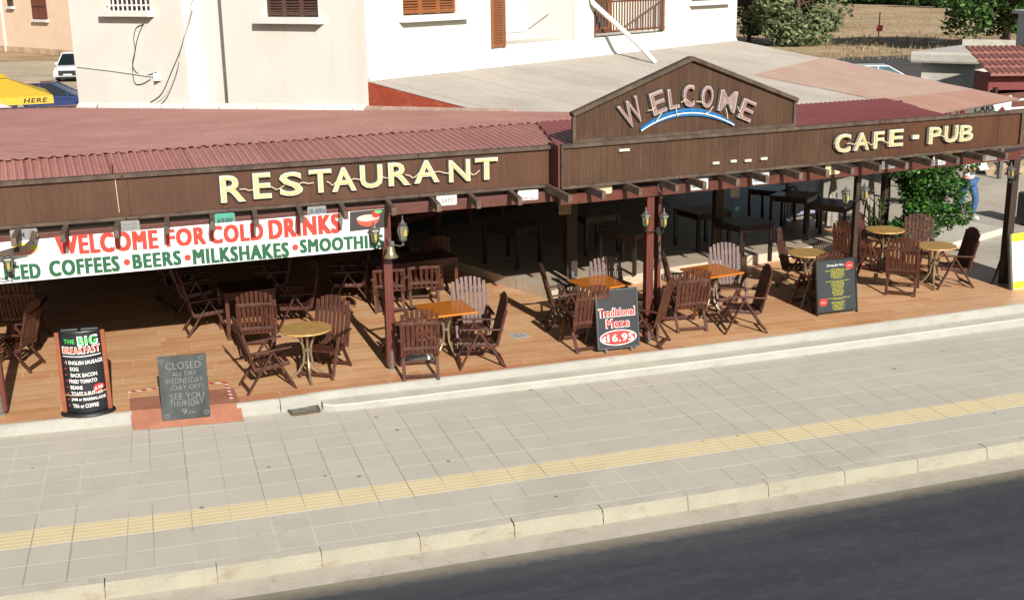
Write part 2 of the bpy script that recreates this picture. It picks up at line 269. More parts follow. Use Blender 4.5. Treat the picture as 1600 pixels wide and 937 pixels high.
# ------------------------------------------------------------------ mesh helpers
class MB:
    def __init__(s): s.v = []; s.f = []; s.uv = None; s.sm = []
    def quad(s, *p):
        i = len(s.v); s.v += [tuple(q) for q in p]; s.f.append(tuple(range(i, i+len(p)))); return s
    def box(s, c, size, M=None):
        hx, hy, hz = (q/2 for q in size); i = len(s.v); c = Vector(c)
        for x, y, z in ((-1, -1, -1), (1, -1, -1), (1, 1, -1), (-1, 1, -1), (-1, -1, 1), (1, -1, 1), (1, 1, 1), (-1, 1, 1)):
            q = Vector((x*hx, y*hy, z*hz)); q = (M @ q) if M else q; s.v.append(tuple(q+c))
        s.f += [tuple(i+k for k in f) for f in ((0, 3, 2, 1), (4, 5, 6, 7), (0, 1, 5, 4), (1, 2, 6, 5), (2, 3, 7, 6), (3, 0, 4, 7))]; return s
    def bar(s, a, b, w, h, up=(0, 0, 1)):
        a, b = Vector(a), Vector(b); d = b-a; L = d.length; d.normalize(); up = Vector(up)
        if abs(d.dot(up)) > .98: up = Vector((1, 0, 0))
        x = d.cross(up).normalized(); z = x.cross(d)
        M = Matrix((x, d, z)).transposed(); return s.box((a+b)/2, (w, L, h), M)
    def tube(s, pts, r, n=8, cap=True):
        pts = [Vector(p) for p in pts]; i0 = len(s.v); rr = r if isinstance(r, (list, tuple)) else [r]*len(pts)
        pu = None
        for k, p in enumerate(pts):
            d = (pts[min(k+1, len(pts)-1)]-pts[max(k-1, 0)]).normalized()
            if pu is None: pu = d.orthogonal().normalized()
            x = (pu - d*pu.dot(d)).normalized(); pu = x; y = d.cross(x)
            for j in range(n):
                a = 2*math.pi*j/n; s.v.append(tuple(p+(x*math.cos(a)+y*math.sin(a))*rr[k]))
        for k in range(len(pts)-1):
            for j in range(n):
                a = i0+k*n+j; b = i0+k*n+(j+1) % n; s.f.append((a, b, b+n, a+n))
        if cap: s.f.append(tuple(i0+j for j in reversed(range(n)))); s.f.append(tuple(i0+(len(pts)-1)*n+j for j in range(n)))
        return s
    def lathe(s, prof, c=(0, 0, 0), n=24, sx=1, sy=1):
        c = Vector(c); i0 = len(s.v)
        for r, z in prof:
            for j in range(n):
                a = 2*math.pi*j/n; s.v.append((c.x+r*sx*math.cos(a), c.y+r*sy*math.sin(a), c.z+z))
        for k in range(len(prof)-1):
            for j in range(n):
                a = i0+k*n+j; b = i0+k*n+(j+1) % n; s.f.append((a, b, b+n, a+n))
        s.f.append(tuple(i0+j for j in reversed(range(n)))); s.f.append(tuple(i0+(len(prof)-1)*n+j for j in range(n))); return s
    def prism(s, poly, o, x, y, n, d):
        "polygon in the frame (o,x,y) pushed along n by d"
        o, x, y, n = Vector(o), Vector(x), Vector(y), Vector(n); i = len(s.v); k = len(poly)
        for e in (0, d):
            for a, b in poly: s.v.append(tuple(o+x*a+y*b+n*e))
        s.f.append(tuple(i+q for q in reversed(range(k)))); s.f.append(tuple(i+k+q for q in range(k)))
        for q in range(k): s.f.append((i+q, i+(q+1) % k, i+k+(q+1) % k, i+k+q))
        return s
    def mesh(s, name):
        m = bpy.data.meshes.new(name); m.from_pydata(s.v, [], s.f); m.update()
        bm = bmesh.new(); bm.from_mesh(m); bmesh.ops.recalc_face_normals(bm, faces=bm.faces); bm.to_mesh(m); bm.free(); return m
    def build(s, name, material, parent=None, bevel=0, smooth=False, flip=None):
        m = s.mesh(name); m.materials.append(material)
        if smooth:
            for p in m.polygons: p.use_smooth = True
            try: m.set_sharp_from_angle(angle=R(40))
            except Exception: pass
        o = bpy.data.objects.new(name, m); COL.objects.link(o)
        if parent: o.parent = parent
        if bevel:
            b = o.modifiers.new('bevel', 'BEVEL'); b.width = bevel; b.segments = 2; b.limit_method = 'ANGLE'
        return o
def tag(o, label=None, cat=None, group=None, kind=None):
    if label: o['label'] = label
    if cat: o['category'] = cat
    if group: o['group'] = group
    if kind: o['kind'] = kind
    return o
def empty(name, loc=(0, 0, 0), rz=0, label=None, cat=None, group=None):
    o = bpy.data.objects.new(name, None); COL.objects.link(o); o.location = loc; o.rotation_euler = (0, 0, rz); o.empty_display_size = .1
    return tag(o, label, cat, group)
def copy_tree(o, parent=None):
    c = o.copy(); COL.objects.link(c)
    if parent: c.parent = parent
    for ch in list(o.children): copy_tree(ch, c)
    return c
def frame3(o, x, z=(0, 0, 1)):
    "board frame: origin, along, up, normal towards the viewer"
    x = Vector(x).normalized(); z = Vector(z).normalized(); n = x.cross(z).normalized(); return (Vector(o), x, z, n)
_tc = {}
def glyphs(txt, off=0.0, shear=0, sp=1.0):
    k = (txt, off, shear, sp)
    if k not in _tc:
        c = bpy.data.curves.new('t', 'FONT'); c.body = txt; c.size = 1; c.offset = off; c.shear = shear; c.space_character = sp; c.resolution_u = 3; c.fill_mode = 'FRONT'; c.extrude = 0
        o = bpy.data.objects.new('t', c); COL.objects.link(o)
        dg = bpy.context.evaluated_depsgraph_get(); me = bpy.data.meshes.new_from_object(o.evaluated_get(dg))
        bpy.data.objects.remove(o); bpy.data.curves.remove(c)
        vs = [v.co.copy() for v in me.vertices]; fs = [tuple(p.vertices) for p in me.polygons]
        ec = {}
        for p in me.polygons:
            n = len(p.vertices)
            for i in range(n):
                a, b = p.vertices[i], p.vertices[(i+1) % n]; ec[(a, b)] = 1
        bd = [e for e in ec if (e[1], e[0]) not in ec]
        x0 = min(v.x for v in vs); x1 = max(v.x for v in vs); y0 = min(v.y for v in vs); y1 = max(v.y for v in vs)
        _tc[k] = (vs, fs, bd, x0, x1, y0, y1); bpy.data.meshes.remove(me)
    return _tc[k]
def add_text(mb, txt, fr, x0, y0, w, h, d=.003, off=.02, lift=0.0, warp=None, shear=0, sp=1.0):
    "text fitted into the box (x0,y0,w,h) of frame fr, raised by d in front of it"
    if d < .01 and off > .025:
        e = min(off*1.15*h, h*.062); k = 0; sp = 1+e/h*2.6
        for dx, dy in ((-1, -1), (1, 1), (-1, 1), (1, -1), (0, 0)):
            add_text(mb, txt, fr, x0+e+dx*e, y0+e*.5+dy*e*.5, w-2*e, h-e, d+.0003*k, 0, lift, warp, shear, sp); k += 1
        return mb
    o, X, Y, N = fr; vs, fs, bd, a0, a1, b0, b1 = glyphs(txt, off, shear, sp); i = len(mb.v); n = len(vs)
    sx = w/(a1-a0); sy = h/(b1-b0)
    P = [(x0+(v.x-a0)*sx, y0+(v.y-b0)*sy) for v in vs]
    if warp: P = [warp(*q) for q in P]
    for e in (lift+d, lift): mb.v += [tuple(o+X*a+Y*b+N*e) for a, b in P]
    mb.f += [tuple(i+q for q in f) for f in fs]
    mb.f += [(i+a, i+b, i+n+b, i+n+a) for a, b in bd]
    return mb

def scribble(mb, fr, x0, y0, w, h, d=.001, seed=0, lift=0.0):
    "an illegible line of print: short strokes grouped in words"
    rnd = random.Random(seed*77+int(x0*1e4)+int(y0*1e4)); o, X, Y, N = fr; x = x0; M = Matrix((X, -N, Y)).transposed()
    while x < x0+w:
        k = rnd.randint(3, 7)
        for _ in range(k):
            if x > x0+w: break
            s = h*rnd.uniform(.7, 1); mb.box(o+X*(x+h*.28)+Y*(y0+s/2)+N*(lift+d/2), (h*.22, d, s), M)
            if rnd.random() < .6: mb.box(o+X*(x+h*.42)+Y*(y0+h*rnd.choice((.12, .5, .88)))+N*(lift+d/2), (h*.36, d*1.1, h*.2), M)
            x += h*.72
        x += h*.5
    return mb
# ------------------------------------------------------------------ pavement axis (from the tile grid)
SX, SY, KC, TS = -0.008260531, 0.0286009701, 0.00439167, 0.4
D1, D2, G1, G2 = -0.00692482, -0.0202372, 0.1543, 0.0932
def _e(t): return Vector((math.cos(t), math.sin(t), 0))
def _n(t): return Vector((-math.sin(t), math.cos(t), 0))
def seg0(s, n): return Vector((s, .5*KC*s*s, 0)) + Vector((n*KC*s, -n, 0))
_p0 = seg0(-TS, 0); _t0 = -KC*TS; _t1 = _t0+D1; _o1 = _p0-_e((_t0+_t1)/2)*G1
_t2 = _t1+D2; _o2 = _o1-_e(_t1)*2*TS-_e(_t2)*G2
def pav(s, n, dz=0):
    "s along the kerb, n towards the road"
    if s >= -TS: p = seg0(s, n)
    elif s >= -TS-G1:
        t = (-TS-s)/G1; p = lerp(seg0(-TS, n), _o1-_n(_t1)*n, t)
    elif s >= -TS-G1-2*TS: p = _o1+_e(_t1)*(s+TS+G1)-_n(_t1)*n
    elif s >= -TS-G1-2*TS-G2:
        t = (-3*TS-G1-s)/G2; p = lerp(_o1-_e(_t1)*2*TS-_n(_t1)*n, _o2-_n(_t2)*n, t)
    else: p = _o2+_e(_t2)*(s+3*TS+G1+G2)-_n(_t2)*n
    p.z = SX*p.x+SY*p.y+dz; return p
S_ST = [-22+.4*i for i in range(51)]
S_ST = [s for s in S_ST if s < -3*TS-G1-G2-.05]+[-3*TS-G1-G2, -3*TS-G1, -2*TS-G1, -TS-G1]+[-TS+.4*i for i in range(0, 110)]
def ribbon(name, n0, n1, material, dz0, dz1, label, cat=None, uvn=None, kind='structure', s0=-99, s1=99):
    mb = MB(); ss = [s for s in S_ST if s0 <= s <= s1]; uv = []
    ns = n0 if isinstance(n0, list) else [n0, n1]
    for a, b in zip(ss, ss[1:]):
        for (m0, z0), (m1, z1) in zip(zip(ns, dz0 if isinstance(dz0, list) else [dz0, dz1]), list(zip(ns, dz0 if isinstance(dz0, list) else [dz0, dz1]))[1:]):
            mb.quad(pav(a, m1, z1), pav(b, m1, z1), pav(b, m0, z0), pav(a, m0, z0)); uv += [(a, m1), (b, m1), (b, m0), (a, m0)]
    o = mb.build(name, material); tag(o, label, cat, kind=kind)
    return o, uv

# the ground: one big sheet, below the road in front and at street level behind
def ground():
    xs = [-400, -120, -60, -30, -15, -8, 0, 6, 12, 14, 20, 30, 45, 60, 80, 100, 130, 160, 200, 260, 330, 420, 600, 900]
    ys = [-400, -100, -40, -14, -6, 0, 3.4, 4.2, 8, 14, 20, 30, 40, 55, 70, 85, 100, 120, 140, 160, 190, 230, 300, 400, 700, 1100]
    mb = MB(); mb.v = []
    rnd = random.Random(3)
    for y in ys:
        for x in xs:
            z = -3.2 if y < 3.5 else -.02
            if y > 60 and x > 25: z += rnd.uniform(-.12, .22)
            mb.v.append((x, y, z))
    w = len(xs)
    for j in range(len(ys)-1):
        for i in range(w-1): a = j*w+i; mb.f.append((a, a+1, a+1+w, a+w))
    tag(mb.build('ground', EARTH), 'dry earth field and lot around the restaurant', kind='structure')
ground()

def sidewalk():
    mb = MB(); uv = []
    ns = [-3.2+.4*i for i in range(12)]+[1.27]
    ss = S_ST
    for a, b in zip(ss, ss[1:]):
        wedge = abs((b-a)-G1) < 1e-3 and a < -TS and abs(b+TS) < .01 or abs((b-a)-G2) < 1e-3
        for m0, m1 in zip(ns, ns[1:]):
            mb.quad(pav(a, m1), pav(b, m1), pav(b, m0), pav(a, m0))
            u0 = round((a+.4)/.4*1000)/1000; u1 = u0+1
            if wedge: u0, u1 = .3, .7
            uv += [(u0, m1/.4), (u1, m1/.4), (u1, m0/.4), (u0, m0/.4)]
    m = mb
    me = bpy.data.meshes.new('pavement'); me.from_pydata(m.v, [], m.f); me.materials.append(PAVE)
    l = me.uv_layers.new(name='UVMap')
    for i, c in enumerate(uv): l.data[i].uv = c
    o = bpy.data.objects.new('pavement', me); COL.objects.link(o); tag(o, 'grey tiled pavement with a yellow tactile strip', kind='structure')
sidewalk()
# kerb stones, gutter, road
def kerb():
    mb = MB(); s = -20.0; L = 1.02; rnd = random.Random(2)
    while s < 40:
        k = 6; z = rnd.uniform(-.003, .004)
        gp = .009 if rnd.random() < .2 else .0035; st = [s+gp+(L-2*gp)*i/k for i in range(k+1)]
        prof = [(1.27, .012+z), (1.385, .012+z), (1.41, -.02+z), (1.43, -.15)]
        for a, b in zip(st, st[1:]):
            for (m0, z0), (m1, z1) in zip(prof, prof[1:]): mb.quad(pav(a, m1, z1), pav(b, m1, z1), pav(b, m0, z0), pav(a, m0, z0))
        for e in (st[0], st[-1]): mb.quad(*[pav(e, m, z) for m, z in prof], pav(e, 1.27, -.15))
        s += L
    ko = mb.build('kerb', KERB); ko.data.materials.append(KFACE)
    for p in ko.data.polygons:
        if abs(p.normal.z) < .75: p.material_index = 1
    tag(ko, 'row of pale concrete kerb stones', kind='structure')
    # dark bed under the joints
    ribbon('kerb_bed', [1.265, 1.40, 1.405], 0, BACK_E, [-.03, -.03, -.16], 0, 'dark mortar bed under the kerb stones')
BACK_E = mat('joint_dirt', srgb(132, 122, 102), .9)
kerb()
ribbon('gutter', 1.38, 1.86, GUT, -.14, -.146, 'pale concrete gutter along the kerb')
def road():
    mb = MB(); uv = []; ns = [1.78, 2.0, 2.4, 3, 5, 8, 12, 16]
    for a, b in zip(S_ST, S_ST[1:]):
        for m0, m1 in zip(ns, ns[1:]):
            mb.quad(pav(a, m1, -.15 if m1 > 1.9 else -.138), pav(b, m1, -.15 if m1 > 1.9 else -.138), pav(b, m0, -.15 if m0 > 1.9 else -.138), pav(a, m0, -.15 if m0 > 1.9 else -.138)); uv += [(a, m1-1.8), (b, m1-1.8), (b, m0-1.8), (a, m0-1.8)]
    me = bpy.data.meshes.new('road'); me.from_pydata(mb.v, [], mb.f); me.materials.append(ASPH); l = me.uv_layers.new(name='UVMap')
    for i, c in enumerate(uv): l.data[i].uv = c
    o = bpy.data.objects.new('road', me); COL.objects.link(o); tag(o, 'dark asphalt road beside the kerb', kind='structure')
road()

# ------------------------------------------------------------------ terrace
ZT = .24; ZR = .42
EDGE = [G(u, v, ZT) for u, v in ((0, 652), (204, 627))]
e_pts = [Vector((-9, 3.0, ZT))]+[pav(s, -2.80) for s in (-3.2, -1.45)]
t_edge = [pav(s, -2.82 if s < -1.4 else -2.74) for s in (-12, -6, -3, -1.45)]+[pav(s, -2.66) for s in (-.06, .5)]+[pav(s, -2.74) for s in (1.1, 2, 3, 4, 5, 6, 7, 8, 9, 10, 11, 12, 13, 14.2)]
for q in t_edge: q.z = ZT
def terrace():
    mb = MB(); BK = 19
    for a, b in zip(t_edge, t_edge[1:]):
        mb.quad(a, b, (b.x, BK, ZT), (a.x, BK, ZT))
    tag(mb.build('terrace_floor', DECK), 'wood-patterned orange terrace floor', kind='structure')
    # whitewashed riser: a real step with a rounded nose
    mb = MB()
    def riser(pts, top, foot, nose=.07):
        for a, b in zip(pts, pts[1:]):
            d = Vector((b.x-a.x, b.y-a.y, 0)).normalized(); n = Vector((d.y, -d.x, 0))
            za = SX*a.x+SY*a.y; zb = SX*b.x+SY*b.y
            A = [(0, top+.004), (nose*.7, top+.002), (nose, top-.02), (nose+.02, foot)]
            for (o0, z0), (o1, z1) in zip(A, A[1:]):
                f = lambda p, o, z, zz: Vector((p.x, p.y, 0))+n*o+Vector((0, 0, (zz-.03) if z is None else z))
                mb.quad(f(a, o1, z1, za), f(b, o1, z1, zb), f(b, o0, z0, zb), f(a, o0, z0, za))
    riser(t_edge[0:4], ZT, None); riser(t_edge[4:], ZT, None)
    low = [pav(s, -2.52) for s in (.99, 1.2)]+[pav(s, -2.44) for s in (1.35, 2, 3, 4, 5, 6, 7, 8, 9, 10, 11, 12, 13, 14.2)]
    for a, b in zip(low, low[1:]):
        pass
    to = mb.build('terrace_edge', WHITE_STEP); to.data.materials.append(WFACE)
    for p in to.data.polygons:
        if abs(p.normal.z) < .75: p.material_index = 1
    tag(to, 'whitewashed edge of the terrace', kind='structure')
    mb = MB()
    L0 = [pav(s, -2.72) for s in (1.06, 1.2, 1.45, 2, 3, 4, 5, 6, 7, 8, 9, 10, 11, 12, 13, 14.2)]
    L1 = [pav(s, m) for s, m in ((1.06, -2.5), (1.2, -2.42))]+[pav(s, -2.40) for s in (1.45, 2, 3, 4, 5, 6, 7, 8, 9, 10, 11, 12, 13, 14.2)]
    for i in range(len(L0)-1):
        a, b, c, d = L0[i], L0[i+1], L1[i+1], L1[i]
        zz = lambda q: Vector((q.x, q.y, (ZT+q.z)/2-.005))
        out = lambda q, dn, z: Vector((q.x, q.y-dn, z))
        mb.quad(zz(d), zz(c), zz(b), zz(a))
        mb.quad(out(d, .02, zz(d).z-.015), out(c, .02, zz(c).z-.015), zz(c), zz(d))
        mb.quad(out(d, .035, d.z-.03), out(c, .035, c.z-.03), out(c, .02, zz(c).z-.015), out(d, .02, zz(d).z-.015))
    a, d = L0[0], L1[0]; mb.quad(a-Vector((0, 0, .05)), d-Vector((0, .04, .05)), Vector((d.x, d.y-.02, (ZT+d.z)/2-.02)), Vector((a.x, a.y, (ZT+a.z)/2-.005)))
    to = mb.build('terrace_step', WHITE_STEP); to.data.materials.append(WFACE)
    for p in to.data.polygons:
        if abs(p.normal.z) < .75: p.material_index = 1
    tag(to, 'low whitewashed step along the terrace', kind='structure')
    # red ramp down to the pavement
    a, b = t_edge[3], t_edge[4]; f0, f1 = pav(-1.42, -2.50), pav(-.0, -2.40)
    a2, b2 = a+Vector((-.02, .50, .006)), b+Vector((.02, .62, .006))
    f0.z += .008; f1.z += .008
    mb = MB().quad(f0, f1, b+Vector((.05, 0, .004)), a+Vector((-.02, 0, .004))).quad(a+Vector((-.02, 0, .004)), b+Vector((.05, 0, .004)), b2, a2)
    mb.quad(f0, a+Vector((-.02, 0, .004)), a+Vector((-.02, 0, -.3)), f0-Vector((0, 0, .2))).quad(b+Vector((.05, 0, .004)), f1, f1-Vector((0, 0, .2)), b+Vector((.05, 0, -.3)))
    tag(mb.build('ramp', REDRAMP), 'red painted ramp from pavement to terrace', kind='structure')
terrace()
RF = [G(640, 399, ZT), G(862, 470, ZT), G(1050, 432, ZT), G(1190, 411, ZT), G(1311, 392, ZT)]
RB = [Vector((7.5, 21, ZT)), Vector((16.5, 22, ZT))]
def raised():
    P = [Vector((p.x, p.y, ZR)) for p in RF]; end = Vector((14.6, 14.5, ZR)); back = [Vector((15.5, 19.0, ZR)), Vector((P[0].x-2.2, 17.5, ZR))]
    poly = P+[end]+back
    mb = MB().quad(*poly)
    for a, b in zip(P+[end], (P+[end])[1:]): mb.quad((a.x, a.y, ZT-.05), (b.x, b.y, ZT-.05), b, a)
    b = NB('cream_floor_tiles', .45, .4); tc = b.n('TexCoord'); O = tc.outputs['Object']; s = b.n('SeparateXYZ'); b.L.new(O, s.inputs[0])
    fx = b.math('FRACT', b.math('DIVIDE', s.outputs[0], .4)); fy = b.math('FRACT', b.math('DIVIDE', s.outputs[1], .4)); g = b.math('MAXIMUM', b.math('LESS_THAN', fx, .03), b.math('LESS_THAN', fy, .03))
    col = b.ramp(b.noise(O, 2, 5), [(.3, srgb(176, 158, 136)), (.7, srgb(198, 182, 160))]); b.color(b.mix(b.math('MULTIPLY', g, .5), col, srgb(140, 124, 104)))
    tag(mb.build('raised_floor', b.m), 'pale tiled raised floor behind the terrace', kind='structure')
raised()
# side street and its pale slabs, right of the terrace
def side_street():
    q = t_edge[-1]
    mb = MB().quad((q.x-.02, q.y-.4, .10), (60, 4.5, -.01), (60, 34, .01), (16.2, 27, .01), (14.8, 14.4, .02), (14.2, 8.2, .02))
    mb.quad((q.x-.02, q.y-.4, .10), (14.2, 8.2, .02), (13.2, 8.2, .02), (13.0, q.y, .1))
    tag(mb.build('side_street', STREET), 'pale concrete side street', kind='structure')
    a, b = G(1488, 386, .06), G(1571, 362, .06); d = (b-a); n = Vector((-d.y, d.x, 0)).normalized()*1.0
    mb = MB(); 
    for z0, z1, off in ((-.1, .16, 0),):
        A, B = a+n*off, b+n*off
        P = [Vector((*w.xy, z0)) for w in (A, B, B+n, A+n)]; Q = [Vector((*w.xy, z1)) for w in (A, B, B+n, A+n)]
        mb.quad(*Q)
        for i in range(4): mb.quad(P[i], P[(i+1) % 4], Q[(i+1) % 4], Q[i])
    tag(mb.build('doorstep', WHITE_STEP), 'whitewashed step leading to the side street', kind='structure')
side_street()
# lot on the left behind the roofs
tag(MB().quad((-60, 30, .0), (-1, 30, .0), (2, 88, .02), (-60, 100, .02)).build('dirt_lot', m_concrete('pale_dirt', srgb(176, 158, 130), srgb(206, 190, 162), .35, srgb(150, 132, 104))), 'pale dirt parking lot behind the building', kind='structure')
# tarmac parking strip, tree shade put into its dark colour
tag(MB().quad((24, 30, .0), (70, 40, .0), (66, 62, .0), (30, 62, .0)).build('shaded_car_park', m_concrete('shaded_tarmac', srgb(72, 70, 70), srgb(98, 93, 88), .5)), 'old grey tarmac beside the field', kind='structure')  # not old tarmac: tree shade put into the dark colour

# ------------------------------------------------------------------ canopy lines
B0, B1, B2 = Vector((4.553, 2.867, 0)), Vector((10.182, 3.56, 0)), Vector((13.184, 3.959, 0))
def rline(t):
    "point on the right-hand front line at distance t"
    L = (B1-B0).length
    return lerp(B0, B1, t/L) if t <= L else lerp(B1, B2, (t-L)/(B2-B1).length)
LT = (B1-B0).length+(B2-B1).length
LZ = lambda x: .0082*(x-4.58)          # the left board leans a touch
P4 = online(1338, 320, B0+Vector((0, .55, 0)), B1+Vector((0, .55, 0))); P5 = online(1581, 300, B1+Vector((0, .35, 0)), B2+Vector((0, .35, 0))); P6 = G(891, 446, ZT)
def canopy():
    root = empty('veranda_canopy', (0, 3.3, ZT), 0, 'long timber veranda canopy with red posts, beams and rafter tails along the terrace', 'canopy')
    par = lambda mb, name, m, **k: _rel(mb.build(name, m, **k), root)
    # beams
    mb = MB().bar((-9, 3.27, 2.54+LZ(-9)), (4.62, 3.27, 2.575), .1, .15); par(mb, 'beam', BEAM, bevel=.006)
    par(MB().quad((-9, 3.36, 2.5+LZ(-9)), (4.62, 3.36, 2.56), (4.62, 3.36, 3.2), (-9, 3.36, 3.2+LZ(-9))), 'sun_block_board', INTW)  # hidden board added to keep a strip of sun off the floor
    off = Vector((0, .12, 2.56))
    par(MB().bar(rline(.02)+off, rline(5.6)+off, .1, .14).bar(rline(5.61)+off, rline(LT+.1)+off, .1, .14), 'beam', BEAM, bevel=.006)
    # posts
    def post(p, w, d, m, z0=ZT, z1=2.5, rz=0):
        o = MB().box((0, 0, (z0+.06+z1)/2), (w, d, z1-z0-.06)).build('post', m, bevel=.008); o.location = (p.x, p.y, 0); o.rotation_euler.z = rz; _rel(o, root)
        f = MB().box((0, -.0, z0+.035), (w*.45, d*.5, .07)).box((0, -d/2-.004, z0+.17), (w*.3, .008, .24)).box((0, -d/2-.012, z0+.12), (w*.12, .014, .03)).box((0, -d/2-.012, z0+.22), (w*.12, .014, .03)).build('post_shoe', GREYMET); f.parent = o; return o
    post(G(612, 577), .125, .125, POSTM)
    post(G(1011, 535), .115, .13, POSTM); post(G(1025, 533), .05, .13, POSTM)
    post(G(4, 648), .14, .14, POSTM)
    post(P4, .085, .1, DARKP)
    post(P5, .13, .14, DARKP, z0=.1)
    post(P6, .2, .22, DARKP)
    # rafters
    tips = [-160, -70, 12, 90, 175, 255, 328, 397, 469, 538, 613, 684, 746, 811]
    def rafter(p, d, back=1.4):
        a = p+Vector((0, -.05, -.005)); b = p+d*back+Vector((0, 0, .07)); o = MB().bar(a, b, .062, .105).build('rafter', RAFT, bevel=.005); _rel(o, root)
    for u in tips:
        p = onplane(u, 300, Vector((0, 2.74, 0)), Vector((0, 1, 0))); rafter(Vector((p.x, 2.74, 2.645+LZ(p.x))), Vector((.05, 1, 0)))
    for u, v in ((889, 305), (942, 301), (999, 294), (1056, 287), (1099, 281), (1151, 276), (1197, 272), (1249, 267), (1291, 262), (1330, 257), (1374, 251), (1415, 247), (1455, 243), (1495, 238), (1536, 236), (1571, 230)):
        p = online(u, v, B0+Vector((.05, -.38, 0)), B1+Vector((.05, -.38, 0))); rafter(Vector((p.x, p.y, 2.675)), Vector((-.08, 1, 0)))
    return root
def _rel(o, root):
    "parent while keeping the world place"
    o.parent = root; o.matrix_parent_inverse = Matrix.Translation(-Vector(root.location)) if root.rotation_euler.z == 0 else root.matrix_basis.inverted(); return o
CANOPY = canopy()

# ------------------------------------------------------------------ sign boards
def sign_left():
    root = empty('sign_board', (4.58, 3.25, 2.72), 0, 'long brown fascia board reading RESTAURANT in cream neon letters', 'sign')
    def rel(o): return _rel(o, root)
    xs = [-9, 4.58]; Y = 3.25
    P = lambda x, z: (x, Y, z+LZ(x))
    mb = MB(); zb, zt = 2.72, 3.26
    mb.v = [P(-9, zb), P(4.58, zb), P(4.58, zt), P(-9, zt), (-9, Y+.04, zb+LZ(-9)), (4.58, Y+.04, zb), (4.58, Y+.04, zt), (-9, Y+.04, zt+LZ(-9))]
    mb.f = [(0, 1, 2, 3), (4, 7, 6, 5), (0, 4, 5, 1), (1, 5, 6, 2), (2, 6, 7, 3), (3, 7, 4, 0)]
    rel(mb.build('panel', SIGN_L))
    sl = Vector((1, 0, .0082))
    for z, h, w in ((3.275, .055, .12), (2.735, .045, .10)):
        o = MB()
        cuts = [-9, -6, -3.6, -1.2, 2.62, 4.60]
        for a, b in zip(cuts, cuts[1:]):
            o.bar(Vector((a+.003, Y-.005, z+LZ(a))), Vector((b-.003, Y-.005, z+LZ(b))), w, h)
        rel(o.build('frame_rail', FRAME, bevel=.006))
    rel(MB().box((4.565, Y-.012, 3.0), (.05, .07, .50)).build('frame_stile', FRAME, bevel=.004))
    rel(MB().tube([(-1.29, Y-.01, 3.2), (-1.285, Y-.014, 2.98), (-1.28, Y-.012, 2.76)], .005, 5).build('cable', WIRE))
    rel(MB().tube([(-1.31, Y, 3.23), (-1.31, Y, 3.38)], .008, 6).build('bolt', BLKMET))
    neon_word(root, 'RESTAURANT', [(345, 274, 384, 316), (396, 270, 424, 310), (437, 269, 473, 306), (483, 265, 518, 301), (518, 262, 556, 299), (562, 258, 597, 294), (606, 254, 640, 290), (646, 251, 685, 286), (700, 250, 733, 284), (741, 247, 776, 281)],
              lambda u, v: onplane(u, v, Vector((0, Y-.012, 0)), Vector((0, 1, 0))), sl, NEON)
def neon_word(root, word, boxes, hit, along, m, wires=True, name='letter'):
    along = along.normalized(); ctr = []
    for ch, (u0, v0, u1, v1) in zip(word, boxes):
        a = hit(u0, v1); b = hit(u1, v1-(u1-u0)*.085); c = hit(u0, v0)
        w = (Vector((b.x, b.y, 0))-Vector((a.x, a.y, 0))).length; h = (c.z-a.z)
        fr = frame3(a, along)
        if ch == '-':
            o = MB(); o.box(fr[0]+fr[1]*w/2+fr[3]*.045+fr[2]*h/2, (w, .05, h), Matrix((fr[1], -fr[3], fr[2])).transposed())
            _rel(o.build(name, m), root); continue
        lo = add_text(MB(), ch, fr, 0, 0, w, h, .05, .022, .02).build(name, m); _rel(lo, root)
        bk = add_text(MB(), ch, fr, -.012, -.012, w+.024, h+.024, .02, .06).build('letter_back', BACK); _rel(bk, root); bk.matrix_parent_inverse = Matrix.Identity(4); bk.parent = lo; bk.matrix_parent_inverse = lo.matrix_parent_inverse.inverted() @ root.matrix_basis.inverted() if False else Matrix.Identity(4)
        tb = add_text(MB(), ch, fr, .018, .018, w-.036, h-.036, .014, -.006, .07).build('neon_tube', NEONY); tb.parent = lo
        ctr.append((fr[0]+fr[1]*w*.78+fr[3]*.055+fr[2]*h*.45, fr[0]+fr[1]*w*.2+fr[3]*.055+fr[2]*h*.45))
    if wires:
        for (a, _), (_, b) in zip(ctr, ctr[1:]):
            if (b-a).length > .5: continue
            mid = (a+b)/2+Vector((0, -.015, random.uniform(-.06, .05)))
            _rel(MB().tube([a, lerp(a, mid, .6)+Vector((0, 0, .015)), mid, lerp(mid, b, .4)+Vector((0, 0, -.012)), b], .007, 5).build('wire', WIRE), root)
sign_left()

